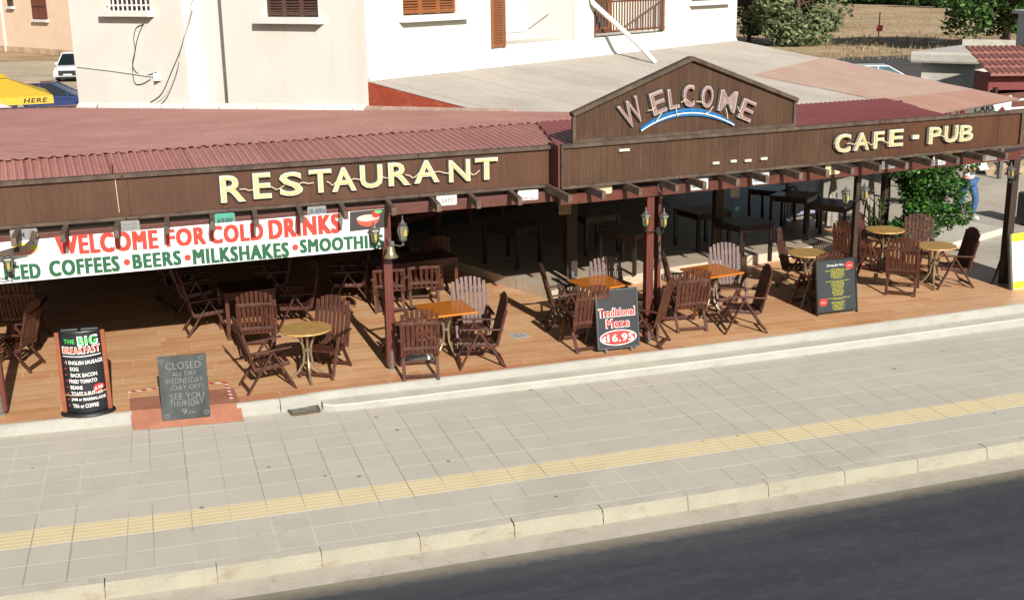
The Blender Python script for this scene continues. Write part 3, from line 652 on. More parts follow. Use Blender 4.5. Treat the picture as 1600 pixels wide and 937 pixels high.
ZB, ZTOP = 2.74, 3.335
RDIR = (B1-B0).normalized(); RDIR2 = (B2-B1).normalized()
def sign_right():
    root = empty('sign_board', (B0.x, B0.y, ZB), 0, 'long brown fascia board reading CAFE - PUB under the gable sign', 'sign')
    def rel(o): return _rel(o, root)
    def slab(a, b, z0, z1, th, name, m, dn=0):
        n = Vector(((b-a).y, -(b-a).x, 0)).normalized(); o = MB(); a = a+n*dn; b = b+n*dn
        q = [(a, z0), (b, z0), (b, z1), (a, z1)]; V = [Vector((p.x, p.y, z)) for p, z in q]; Wv = [v-n*th for v in V]
        o.quad(*V); o.quad(*reversed(Wv))
        for i in range(4): o.quad(V[i], Wv[i], Wv[(i+1) % 4], V[(i+1) % 4])
        return rel(o.build(name, m))
    slab(B0, B1, ZB, ZTOP-.02, .04, 'panel', SIGN_R); slab(B1+RDIR2*.002, B2, ZB, ZTOP-.03, .04, 'panel', SIGN_L)
    for z, h in ((ZTOP-.01, .055), (ZB+.015, .045)):
        o = MB(); cuts = [0, 1.9, 3.6, (B1-B0).length-.003]
        for a, b in zip(cuts, cuts[1:]): o.bar(rline(a+.003)+Vector((0, -.005, z)), rline(b-.003)+Vector((0, -.005, z)), .1, h)
        o.bar(rline((B1-B0).length+.004)+Vector((0, -.005, z-.005)), rline(LT)+Vector((0, -.005, z-.012)), .1, h)
        rel(o.build('frame_rail', FRAME, bevel=.006))
    rel(MB().bar(B2+Vector((-.03, -.02, ZB-.0)), B2+Vector((-.03, -.02, ZTOP-.0)), .06, .07, up=(0, 1, 0)).bar(B0+Vector((.012, -.016, ZB)), B0+Vector((.012, -.016, ZTOP)), .03, .06, up=(0, 1, 0)).build('frame_stile', FRAME, bevel=.005))
    e = B0+Vector((-.015, 0, 0)); rel(MB().box((e.x, e.y+.22, (ZB+ZTOP)/2), (.03, .42, ZTOP-ZB)).build('end_board', mat('end_board', srgb(92, 44, 36), .6)))
    h1 = lambda u, v: online(u, v, B0+Vector((0, -.012, 0)), B1+Vector((0, -.012, 0)))
    neon_word(root, 'CAFE', [(1300, 210, 1324, 239), (1330, 208, 1353, 235), (1360, 206, 1376, 232), (1384, 203, 1406, 229)], h1, RDIR, NEON)
    h2 = lambda u, v: online(u, v, B1+Vector((0, -.012, 0)), B2+Vector((0, -.012, 0)))
    neon_word(root, '-PUB', [(1421, 211, 1431, 217), (1446, 199, 1465, 225), (1470, 197, 1491, 223), (1494, 196, 1515, 221)], h2, RDIR2, NEON)
    # what is left of the taken-down middle lettering: a few pale stubs
    for u0, v0, u1, v1 in ((966, 234, 982, 237), (1112, 253, 1122, 257), (1140, 249, 1149, 254), (1162, 248, 1172, 253), (1187, 246, 1197, 250)):
        a, b = h1(u0, v1), h1(u1, v0); w = (b-a).xy.length; o = MB().box(Vector((a.x, a.y-.02, a.z+.02))+RDIR*w/2, (w, .04, .035), Matrix((RDIR, Vector((-RDIR.y, RDIR.x, 0)), Vector((0, 0, 1)))).transposed()); rel(o.build('letter_stub', NEON))
sign_right()
def gable():
    L0, L1, LA = .211, 3.955, 2.10
    root = empty('gable_sign', (*(B0+RDIR*2.1).xy, ZTOP), 0, 'pointed brown gable board reading WELCOME above a blue arc', 'sign')
    def rel(o): return _rel(o, root)
    O = B0+Vector((0, .03, ZTOP+.012)); fr = frame3(O, RDIR); o_, X, Y, N = fr
    poly = [(L0, 0), (L1, 0), (L1, .41), (LA, 1.085), (L0, .41)]
    rel(MB().prism(poly, O, X, Y, -N, .05).build('panel', SIGN_R))
    rel(MB().bar(O+X*(L0-.03)+Y*.40+N*.005, O+X*LA+Y*1.085+N*.005, .13, .06, up=Y).bar(O+X*LA+Y*1.085+N*.005, O+X*(L1+.03)+Y*.40+N*.005, .13, .06, up=Y).build('barge_board', FRAME, bevel=.006))
    rel(MB().bar(O+X*(L0+.0)+N*.012, O+X*(L0+.0)+Y*.38+N*.012, .05, .05, up=N).bar(O+X*L1+N*.012, O+X*L1+Y*.38+N*.012, .05, .05, up=N).bar(O+X*(L0-.02)+Y*.03+N*.02, O+X*(L1+.02)+Y*.03+N*.02, .045, .05).build('frame_rail', FRAME, bevel=.004))
    hit = lambda u, v: onplane(u, v, O+N*.02, N)
    loc = lambda u, v: ((hit(u, v)-O).dot(X), (hit(u, v)-O).dot(Y))
    # letters: (char, centre pixel, width px, height px, tilt deg)
    for ch, u, v, w, h, t in (('W', 985, 176, 34, 36, 27), ('E', 1026, 160, 23, 31, 17), ('L', 1050, 154, 17, 28, 9), ('C', 1074, 150, 19, 31, 3), ('O', 1103, 151, 20, 31, -4), ('M', 1135, 158, 30, 30, -10), ('E', 1165, 172, 24, 29, -22)):
        cx, cy = loc(u, v); ppm = 101.0; w, h = w/ppm, h/ppm*1.03; a = R(t); c_, s_ = math.cos(a), math.sin(a)
        def wp(d, grow=0):
            return lambda x, y: (cx+x*c_-y*s_, cy+x*s_+y*c_)
        lo = rel(add_text(MB(), ch, fr, -w/2, -h/2, w, h, .045, .012, .02, warp=wp(0)).build('letter', PINKL))
        g = .013; add_text(MB(), ch, fr, -w/2-g, -h/2-g, w+2*g, h+2*g, .018, .045, .001, warp=wp(0)).build('letter_back', BACK).parent = lo
        add_text(MB(), ch, fr, -w/2+.02, -h/2+.02, w-.04, h-.04, .012, -.008, .066, warp=wp(0)).build('neon_tube', mat('dull_tube', srgb(150, 120, 112), .3)).parent = lo
    pts = []
    for i in range(21):
        t = i/20; u = 1000+(1145-1000)*t; v = 203*(1-t)**2+2*(152)*t*(1-t)+194*t*t+0
        x, y = loc(u, v); pts.append((x, y))
    th = lambda i: .026+.028*math.sin(math.pi*i/20)
    poly = [(x, y-th(i)) for i, (x, y) in enumerate(pts)]+[(x, y+th(i)) for i, (x, y) in reversed(list(enumerate(pts)))]
    arc = MB()
    for i in range(20):
        q = [(pts[i][0], pts[i][1]-th(i)), (pts[i+1][0], pts[i+1][1]-th(i+1)), (pts[i+1][0], pts[i+1][1]+th(i+1)), (pts[i][0], pts[i][1]+th(i))]; arc.prism(q, O+N*.003, X, Y, N, .04)
    arc = rel(arc.build('blue_arc', BLUEL))
    MB().tube([O+X*x+Y*(y-.012)+N*.055 for x, y in pts], .009, 6).build('neon_tube', LWHITE).parent = arc
    for a, b, s in (((1008, 172), (1022, 165), -.03), ((1060, 160), (1076, 160), .05), ((1030, 176), (1022, 190), 0), ((1084, 158), (1100, 164), .02), ((1110, 166), (1098, 178), -.03), ((1130, 168), (1134, 186), .02), ((1148, 166), (1160, 184), -.02), ((1052, 168), (1056, 182), -.02)):
        A, B = hit(*a)+N*.07, hit(*b)+N*.05; m_ = (A+B)/2+Y*s
        rel(MB().tube([A, lerp(A, m_, .6), m_, lerp(m_, B, .5), B], .007, 5).build('wire', WIRE))
gable()

# ------------------------------------------------------------------ roofs and building
EA = R(53); EDIR = Vector((math.sin(EA), math.cos(EA), 0)); NDIR = Vector((EDIR.y, -EDIR.x, 0))
CB = Vector((3.382, 10.481, 0)); ZLT = 3.70; LSL = .164
def corrugated(name, poly, zf, d, pitch, amp, material, thick=0, lap=0):
    "ribbed sheet over a convex plan polygon, ribs along d"
    d = d.normalized(); p = Vector((-d.y, d.x, 0)); P = [Vector((q[0], q[1], 0)) for q in poly]
    ts = [q.dot(p) for q in P]; t0, t1 = min(ts)+.002, max(ts)-.002
    prof = [(0, 0), (.28, 0), (.42, 1), (.72, 1), (.86, 0)]
    st = []
    k = math.floor(t0/pitch)
    while k*pitch < t1:
        for f, a in prof:
            t = (k+f)*pitch
            if t0 <= t <= t1: st.append((t, a+(.35 if lap and (k//lap) % 2 else 0)))
        k += 1
    st = [(t0, 0)]+st+[(t1, 0)]
    mb = MB(); prev = None
    for t, a in st:
        xs = []
        for i in range(len(P)):
            q, r = P[i], P[(i+1) % len(P)]; a0, a1 = q.dot(p)-t, r.dot(p)-t
            if a0*a1 <= 0 and abs(a0-a1) > 1e-9: xs.append((lerp(q, r, a0/(a0-a1))).dot(d))
        if len(xs) < 2: continue
        lo, hi = min(xs), max(xs); row = []
        for j in range(7):
            q = d*lerp(lo, hi, j/6)+p*t; row.append(Vector((q.x, q.y, zf(q.x, q.y)+a*amp)))
        if prev:
            for j in range(6): mb.quad(prev[j], row[j], row[j+1], prev[j+1])
        prev = row
    m = bpy.data.meshes.new(name); m.from_pydata(mb.v, [], mb.f); bm = bmesh.new(); bm.from_mesh(m); bmesh.ops.remove_doubles(bm, verts=bm.verts, dist=1e-5); bmesh.ops.recalc_face_normals(bm, faces=bm.faces); bm.to_mesh(m); bm.free()
    m.materials.append(material); o = bpy.data.objects.new(name, m); COL.objects.link(o); return o
RA, RB_ = Vector((-9, 2.35, 3.4)), Vector((5.6, 5.02, 3.4))      # ridge line of the front strip
def ridge_y(x): return RA.y+(x-RA.x)*(RB_.y-RA.y)/(RB_.x-RA.x)
def ridge_y(x): return 4.12+(x+1.38)*.143
def z_strip(x, y):
    r = ridge_y(x); t = min(1.05, (y-3.28)/max(.3, r-3.28)); return 3.27+min(0, LZ(x))*(1-t)+(3.40-3.27)*t
def z_main(x, y):
    d = y-ridge_y(x); return 3.40-.046*d
def roofs():
    root = empty('red_metal_roof', (0, 6, 3.3), 0, 'dusty red corrugated metal roof over the restaurant terrace on the left', 'roof')
    _rel(corrugated('front_strip', [(-9, 3.28), (4.75, 3.28), (6.1, 3.28), (6.1, ridge_y(6.1)), (-9, ridge_y(-9))], lambda x, y: z_strip(x, y), Vector((-.09, 1, 0)), .1, .024, ROOF1), root)
    _rel(corrugated('roof_sheet', [(-12, ridge_y(-12)-.08), (7.2, ridge_y(7.2)-.08), (7.36, 5.22), (3.4, 10.5), (-2.0, 19.5), (-12, 19.5)], lambda x, y: z_main(x, y)+.004, -NDIR, .14, .018, ROOF1B, lap=7), root)
    tag(root, None)
    # right front roof over CAFE - PUB
    root = empty('red_metal_roof', (9, 4.6, 3.4), 0, 'small deep red corrugated roof between gable sign and CAFE - PUB board', 'roof')
    A = [rline(0)+Vector((0, .06, 0)), rline(LT-1.55)+Vector((0, .06, 0)), Vector((11.75, 5.72, 0)), Vector((6.0, 5.0, 0)), Vector((4.9, 4.9, 0))]
    def zr(x, y):
        y0 = 2.93+(x-4.553)*.123; y1 = 5.0+(x-6)*.125; return 3.29+.13*(y-y0)/(y1-y0)
    _rel(corrugated('roof_sheet', [(q.x, q.y) for q in A], zr, Vector((-.05, 1, 0)), .1, .024, ROOF3), root)
    # lean-to roof against the right face
    root = empty('lean_to_roof', (*(CB+EDIR*8).xy, 3.3), 0, 'broad faded grey and pink corrugated lean-to roof below the cream building', 'roof')
    C = CB.copy(); Rr = CB+EDIR*16.6; Rb = Rr+NDIR*8.35
    zl = lambda x, y: ZLT-LSL*max(-.2, (Vector((x, y, 0))-CB).dot(NDIR))
    pn = Vector((NDIR.x*LSL, NDIR.y*LSL, 1)); po = Vector((CB.x, CB.y, ZLT)); Rb = onplane(1594, 157, po, pn); Q = onplane(1476, 178, po, pn); Rb.z = Q.z = 0
    o = _rel(corrugated('roof_sheet', [(C.x, C.y), (Rr.x, Rr.y), (Rb.x, Rb.y), (Q.x, Q.y), (12.6, 6.3), (11.75, 5.8), (7.36, 5.22)], zl, NDIR, .13, .018, ROOF2, lap=8), root)
    # ridge flashing where two lengths of sheet overlap
    s0, s1 = CB+EDIR*9.0+NDIR*.1, CB+EDIR*9.0+NDIR*6.2
    _rel(corrugated('overlap_sheet', [(q.x, q.y) for q in (Q-EDIR*.2, Rb, Rr+NDIR*2.8, Q-EDIR*.4-NDIR*4.6)], lambda x, y: zl(x, y)+.016, NDIR, .13, .02, m_roof('pink_corrugated', [(.3, srgb(160, 128, 114)), (.6, srgb(168, 142, 128)), (.8, srgb(166, 154, 142))], srgb(170, 158, 145), .7, across=_ql, pitch=.13, dirt=.2, lapw=1.04)), root)
    _rel(corrugated('eave_sheet', [(q.x, q.y) for q in (Q, Rb, Rb-NDIR*1.2, Q-NDIR*2.3-EDIR*5.5, Vector((12.6, 6.3, 0)))], lambda x, y: zl(x, y)+.03, NDIR, .13, .02, m_roof('rust_corrugated', [(.3, srgb(156, 116, 100)), (.7, srgb(166, 130, 114))], srgb(170, 146, 130), .7, across=_ql, pitch=.13, dirt=.25, lapw=1.04)), root)
    # red side wall between the two roofs
    a, b = CB, CB+NDIR*6.5; n = EDIR*-.03
    za = lambda q: ZLT-LSL*(q-CB).dot(NDIR)
    mb = MB().quad((a.x, a.y, 2.6), (b.x, b.y, 2.6), (b.x, b.y, za(b)), (a.x, a.y, za(a)-.01)).quad((a.x+.05, a.y+.05, 2.6), (b.x+.05, b.y+.05, 2.6), (b.x+.05, b.y+.05, za(b)), (a.x+.05, a.y+.05, za(a)-.01))
    o = _rel(mb.build('side_wall', REDWALL), root)
    mb = MB().tube([Vector((q.x, q.y, z_main(q.x, q.y)+.01)) for q in [CB+NDIR*(i*.35)+EDIR*-.05 for i in range(11)]], [.10-.004*i for i in range(11)], 6); _rel(mb.build('mortar_fillet', mat('dusty_mortar', srgb(176, 146, 130), .9, .15, 5)), root)
    # gable end closing under the front roof ridge
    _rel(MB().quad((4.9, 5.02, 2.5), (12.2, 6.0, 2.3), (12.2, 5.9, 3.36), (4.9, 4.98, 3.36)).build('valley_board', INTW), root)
roofs()

def shutter(mb_frame, mb_slat, fr, x0, z0, w, h, leaves, dep=.03):
    "louvred leaves"
    o, X, Y, N = fr; lw = w/leaves; M = Matrix((X, -N, Y)).transposed()
    tilt = M @ Matrix.Rotation(R(38), 3, 'X')
    for i in range(leaves):
        a = x0+i*lw
        for xx in (a+.03, a+lw-.03): mb_frame.box(o+X*xx+Y*(z0+h/2)+N*dep, (.05, .035, h), M)
        for zz in (z0+.05, z0+h-.05, z0+h*.5): mb_frame.box(o+X*(a+lw/2)+Y*zz+N*dep, (lw-.11, .03, .07), M)
        k = int(h/.055)
        for j in range(k): mb_slat.box(o+X*(a+lw/2)+Y*(z0+.06+j*(h-.12)/max(1, k-1))+N*dep, (lw-.1, .05, .008), tilt)
def building():
    root = empty('apartment_building', (CB.x, CB.y, 0), 0, 'cream rendered apartment building with brown shutters rising behind the roofs', 'building')
    def rel(o): return _rel(o, root)
    ZB0, ZH = 2.55, 8.2
    LD = -NDIR
    # plan of the left face with its shallow recess
    LL = 9.25
    frL = frame3(CB+LD*LL, NDIR)       # origin at far left, along NDIR towards the corner
    frR = frame3(CB, EDIR)
    th = .3
    def wall(fr, x0, x1, z0, z1, holes, m=WALLW, dep=.25):
        "wall with openings cut as panels"
        o, X, Y, N = fr; mb = MB(); xs = sorted({x0, x1, *[h[0] for h in holes], *[h[1] for h in holes]}); zs = sorted({z0, z1, *[h[2] for h in holes], *[h[3] for h in holes]})
        P = lambda x, z, d=0: o+X*x+Y*z-N*d
        for a, b in zip(xs, xs[1:]):
            for c, d in zip(zs, zs[1:]):
                if any(h[0] <= a and b <= h[1] and h[2] <= c and d <= h[3] for h in holes): continue
                mb.quad(P(a, c), P(b, c), P(b, d), P(a, d))
        for h in holes:
            a, b, c, d = h; mb.quad(P(a, c), P(b, c), P(b, c, dep), P(a, c, dep)); mb.quad(P(a, d), P(b, d), P(b, d, dep), P(a, d, dep)); mb.quad(P(a, c), P(a, d), P(a, d, dep), P(a, c, dep)); mb.quad(P(b, c), P(b, d), P(b, d, dep), P(b, c, dep))
        return mb
    # left face, three stretches: A (far), recess, B (near)
    xa = LL-5.25; xb = LL-4.0; REC = .45
    w1 = (LL-7.78, LL-6.32, 5.02, 6.3); w2 = (LL-2.72, LL-1.22, 4.9, 6.2)
    mb = wall(frL, 0, xa, ZB0, ZH, [w1])
    o, X, Y, N = frL
    mbB = wall(frL, xb, LL, ZB0, ZH, [w2])
    mbr = MB(); P = lambda x, z, d=0: o+X*x+Y*z-N*d
    mbr.quad(P(xa, ZB0), P(xa, ZB0, REC), P(xa, ZH, REC), P(xa, ZH)).quad(P(xa, ZB0, REC), P(xb, ZB0, REC), P(xb, ZH, REC), P(xa, ZH, REC)).quad(P(xb, ZB0, REC), P(xb, ZB0), P(xb, ZH), P(xb, ZH, REC))
    mbr.quad(P(0, ZB0), P(0, ZH), P(0, ZH, 9), P(0, ZB0, 9))
    # right face with balcony recess
    bl, br = 4.36, 12.0; bz0 = 4.17
    wr = (1.12, 2.90, 4.9, 6.3); wr2 = (13.6, 15.7, 4.92, 6.3); 
    mbR = wall(frR, 0, 16.6, ZB0, ZH, [wr, wr2, (4.5, 7.55, bz0, 7.0), (8.35, 12.1, bz0-.02, 7.0)], dep=.12)
    o2, X2, Y2, N2 = frR; P2 = lambda x, z, d=0: o2+X2*x+Y2*z-N2*d
    mbR.quad(P2(16.6, ZB0), P2(16.6, ZB0, 9), P2(16.6, ZH, 9), P2(16.6, ZH))
    for a, b in ((4.5, 7.55), (8.35, 12.1)):
        D = 1.5
        mbR.quad(P2(a, bz0, .1), P2(b, bz0, .1), P2(b, bz0, D), P2(a, bz0, D)); mbR.quad(P2(a, bz0, D), P2(b, bz0, D), P2(b, 7, D), P2(a, 7, D)); mbR.quad(P2(a, bz0, .1), P2(a, bz0, D), P2(a, 7, D), P2(a, 7, .1)); mbR.quad(P2(b, bz0, .1), P2(b, bz0, D), P2(b, 7, D), P2(b, 7, .1))
    for m_ in (mb, mbB, mbr, mbR):
        i = len(m_.v)
    al = MB()
    for m_ in (mb, mbB, mbr, mbR):
        i = len(al.v); al.v += m_.v; al.f += [tuple(i+k for k in f) for f in m_.f]
    # mortar skirt against the roof and flat top
    al.quad(P(0, ZH), P(LL, ZH), P2(16.6, ZH), P2(16.6, ZH, 9), P(0, ZH, 9))
    rel(al.build('wall', WALLW))
    sk = MB()
    for q in range(24):
        a = CB+LD*(q*LL/24); b = CB+LD*((q+1)*LL/24)
        if 4.0 <= (q+.5)*LL/24 <= 5.25: a = a-NDIR.cross(Vector((0, 0, 1)))*0
        za, zb = z_main(a.x, a.y), z_main(b.x, b.y); n = Vector((-EDIR.x, -EDIR.y, 0))
        j0, j1 = random.uniform(.05, .11), random.uniform(.05, .11)
        sk.quad(a+n*j0+Vector((0, 0, za+.012)), b+n*j0+Vector((0, 0, zb+.012)), b+n*.004+Vector((0, 0, zb+.14)), a+n*.004+Vector((0, 0, za+.14)))
    rel(sk.build('mortar_skirt', WALLW)); sk = MB()
    for q in range(30):
        a = CB+EDIR*(q*16.6/30); b = CB+EDIR*((q+1)*16.6/30); j = .05
        sk.quad(a+NDIR*j+Vector((0, 0, ZLT+.01)), b+NDIR*j+Vector((0, 0, ZLT+.01)), b+NDIR*.004+Vector((0, 0, ZLT+.1)), a+NDIR*.004+Vector((0, 0, ZLT+.1)))
    rel(sk.build('mortar_skirt', WALLW))
    # windows
    def window(fr, h, leaves, m, sill=.16, bars=False):
        o, X, Y, N = fr; a, b, c, d = h; M = Matrix((X, -N, Y)).transposed()
        fm = MB(); sl = MB(); shutter(fm, sl, fr, a+.03, c+.02, b-a-.06, d-c, leaves, -.07)
        w = rel(fm.build('window', m)); s2 = sl.build('louvre', m); s2.parent = w; s2.matrix_parent_inverse = Matrix.Identity(4)
        MB().box(o+X*(a+b)/2+Y*(c+d)/2-N*.13, (b-a, .02, d-c), M).build('pane', GLASS).parent = w
        MB().box(o+X*(a+b)/2+Y*(c-.06)+N*.02, (b-a+.3, .34, .13), M).build('sill', WHITE, bevel=.01).parent = w
        if bars:
            bm_ = MB()
            for k in range(9): bm_.tube([o+X*(a+.08+k*(b-a-.16)/8)+Y*c+N*.03, o+X*(a+.08+k*(b-a-.16)/8)+Y*d+N*.03], .02, 6)
            for zz in (.12, .6): bm_.tube([o+X*a+Y*(c+zz)+N*.03, o+X*b+Y*(c+zz)+N*.03], .02, 6)
            bm_.build('bars', WHITE).parent = w
    for ch in (0,):
        window(frL, w1, 3, SHUTD, bars=True); window(frL, w2, 3, SHUTD); window(frR, wr, 3, SHUT); window(frR, wr2, 3, SHUT)
    # shutter door folded on the wall left of the white balcony recess
    M2 = Matrix((X2, -N2, Y2)).transposed()
    fm = MB(); sl = MB(); shutter(fm, sl, frR, 4.02, 4.13, .5, 2.3, 1, .05)
    d_ = rel(fm.build('door', SHUT)); sl.build('louvre', SHUT).parent = d_
    # balcony doors, railing, parapet lip, pots
    fm = MB()
    for a in (8.9, 10.2, 11.5): fm.box(o2+X2*a+Y2*(bz0+1.1)-N2*1.42, (.14, .08, 2.2), M2)
    for zz in (.06, 2.2): fm.box(o2+X2*10.2+Y2*(bz0+zz)-N2*1.42, (2.7, .08, .12), M2)
    bd = rel(fm.build('balcony_door', SHUT)); MB().box(o2+X2*10.9+Y2*(bz0+1.1)-N2*1.47, (1.2, .02, 2.1), M2).build('pane', GLASS).parent = bd
    rl = MB(); n = 26
    for k in range(n+1): rl.bar(P2(8.42+k*(12.02-8.42)/n, bz0+.08, .05), P2(8.42+k*(12.02-8.42)/n, bz0+.82, .05), .03, .03)
    for zz in (.10, .84): rl.bar(P2(8.36, bz0+zz, .05), P2(12.09, bz0+zz, .05), .05, .05)
    for k in (0, n): rl.bar(P2(8.42+k*(12.02-8.42)/n, bz0, .05), P2(8.42+k*(12.02-8.42)/n, bz0+.86, .05), .06, .06)
    rel(rl.build('railing', mat('railing_brown', srgb(104, 62, 40), .5)))
    rl = MB()
    for zz in (.25, .85): rl.tube([P2(4.55, bz0+zz, .35), P2(7.2, bz0+zz, .35)], .022, 6)
    rel(rl.build('rail_pipe', WHITE))
    # drain pipe that comes down the pier and out over the roof, with brackets
    pts = [P2(8.1, 7.5, -.06), P2(8.1, 5.2, -.06), P2(8.12, 5.0, -.10), P2(8.95, 4.0, -.9), P2(9.15, ZLT-.16, -1.3)]
    rel(MB().tube(pts, .06, 10).build('drain_pipe', WHITE, smooth=True))
    rel(MB().box(P2(8.1, 6.4, -.02), (.16, .06, .05), M2).build('pipe_bracket', WHITE))
    # cables and conduit on the left face
    Pl = lambda u, v, d=.02: onplane(u, v, CB+Vector((0, 0, 0)), Vector((-EDIR.x, -EDIR.y, 0)).normalized())+Vector((-EDIR.x, -EDIR.y, 0))*d
    def run(px, r, m, name):
        P_ = [Pl(u, v) for u, v in px]; Q_ = []
        for i in range(len(P_)-1):
            p0, p1, p2, p3 = P_[max(0, i-1)], P_[i], P_[i+1], P_[min(len(P_)-1, i+2)]
            for j in range(5):
                t = j/5; Q_.append(.5*((2*p1)+(p2-p0)*t+(2*p0-5*p1+4*p2-p3)*t*t+(3*p1-p0-3*p2+p3)*t**3))
        rel(MB().tube(Q_+[P_[-1]], r*.75, 5).build(name, m))
    run([(122, 104), (180, 111), (243, 120)], .022, WHITE, 'conduit')
    rel(MB().box(Pl(248, 120, .04), (.16, .16, .16)).build('junction_box', WHITE))
    run([(226, 38), (214, 44), (210, 60), (212, 78), (208, 100), (214, 113), (228, 118), (246, 113)], .012, CABLE, 'cable')
    run([(224, 40), (216, 60), (211, 88), (208, 108), (212, 130), (224, 131), (236, 124)], .012, CABLE, 'cable')
    run([(302, 0), (296, 30), (284, 76), (270, 110), (254, 146), (236, 160)], .014, CABLE, 'cable')
    run([(303, 0), (284, 84), (272, 122), (258, 150), (238, 165)], .014, WHITE, 'cable')
    run([(283, 84), (276, 118), (262, 152), (250, 165)], .012, CABLE, 'cable')
    return root
building()
# power cables lying along the back of the left roof
mb = MB().tube([Vector((p.x, p.y, z_main(p.x, p.y)+.03)) for p in [onplane(u, v, Vector((0, ridge_y(0), 3.4)), Vector((.006, .046, 1)).normalized()) for u, v in ((-30, 170), (60, 168), (130, 167), (200, 166), (240, 163))]], .03, 6)
tag(mb.build('roof_cable', CABLE), 'dark cable lying across the back of the red roof', 'cable')

# ------------------------------------------------------------------ ground floor rooms under the roofs
def ground_floor():
    root = empty('restaurant_front', (CB.x, CB.y, ZT), 0, 'dark timber and glass restaurant front in the shade of the canopy', 'shopfront')
    def rel(o): return _rel(o, root)
    Z0, Z1 = ZT-.2, 2.6
    LD = -NDIR; w = MB()
    C = CB+EDIR*.3+LD*.3
    q = [CB+LD*12, C, CB+EDIR*12.5]
    w.quad((-13, 19.4, Z0), (q[0].x, 19.4, Z0), (q[0].x, 19.4, 2.55), (-13, 19.4, 2.55))
    for a, b in zip(q, q[1:]): w.quad((a.x, a.y, Z0), (b.x, b.y, Z0), (b.x, b.y, 2.45), (a.x, a.y, 2.45))
    w.quad((-12, 3.2, Z0), (-12, 19.4, Z0), (-12, 19.4, 2.6), (-12, 3.2, 3.2))  # unseen end wall, added to keep light out on the left
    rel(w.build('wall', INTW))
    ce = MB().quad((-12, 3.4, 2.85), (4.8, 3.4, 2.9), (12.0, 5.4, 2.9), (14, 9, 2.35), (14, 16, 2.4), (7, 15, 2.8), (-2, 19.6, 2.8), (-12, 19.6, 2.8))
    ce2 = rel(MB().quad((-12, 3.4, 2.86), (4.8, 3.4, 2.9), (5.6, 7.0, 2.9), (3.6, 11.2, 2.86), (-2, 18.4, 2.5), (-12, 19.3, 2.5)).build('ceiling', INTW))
    # timber posts and glass between them along the right face
    fr = frame3(CB, EDIR); o, X, Y, N = fr; M = Matrix((X, -N, Y)).transposed()
    for a in (.6, 1.9, 3.0, 4.2, 5.4, 6.6, 7.8, 9.0):
        rel(MB().box(o+X*a+Y*1.5+N*.06, (.16, .12, 2.6), M).build('mullion', BEAM))
    for a, b in ((.7, 1.8), (2.0, 2.9), (3.1, 4.1), (4.3, 5.3), (5.5, 6.5)):
        rel(MB().box(o+X*(a+b)/2+Y*1.75+N*.03, (b-a, .02, 1.7), M).build('pane', GLASS))
    rel(MB().box(o+X*4.8+Y*.85+N*.06, (9, .10, .12), M).build('rail', BEAM))
ground_floor()
def grey_screen():
    a, b = G(1226, 345, ZR), G(1283, 338, ZR); d = (b-a); L = d.length; fr = frame3(a, d); o, X, Y, N = fr; M = Matrix((X, -N, Y)).transposed()
    root = empty('folding_screen', a, 0, 'bluish white screen panel behind the dark tables at the open end', 'screen')
    _rel(MB().box(o+X*L/2+Y*.85, (L, .04, 1.5), M).build('panel', mat('bluish_panel', srgb(140, 146, 166), .7)), root)
    for x in (.03, L-.03): _rel(MB().box(o+X*x+Y*.8+N*.005, (.06, .06, 1.6), M).build('leg', GREYMET), root)
grey_screen()

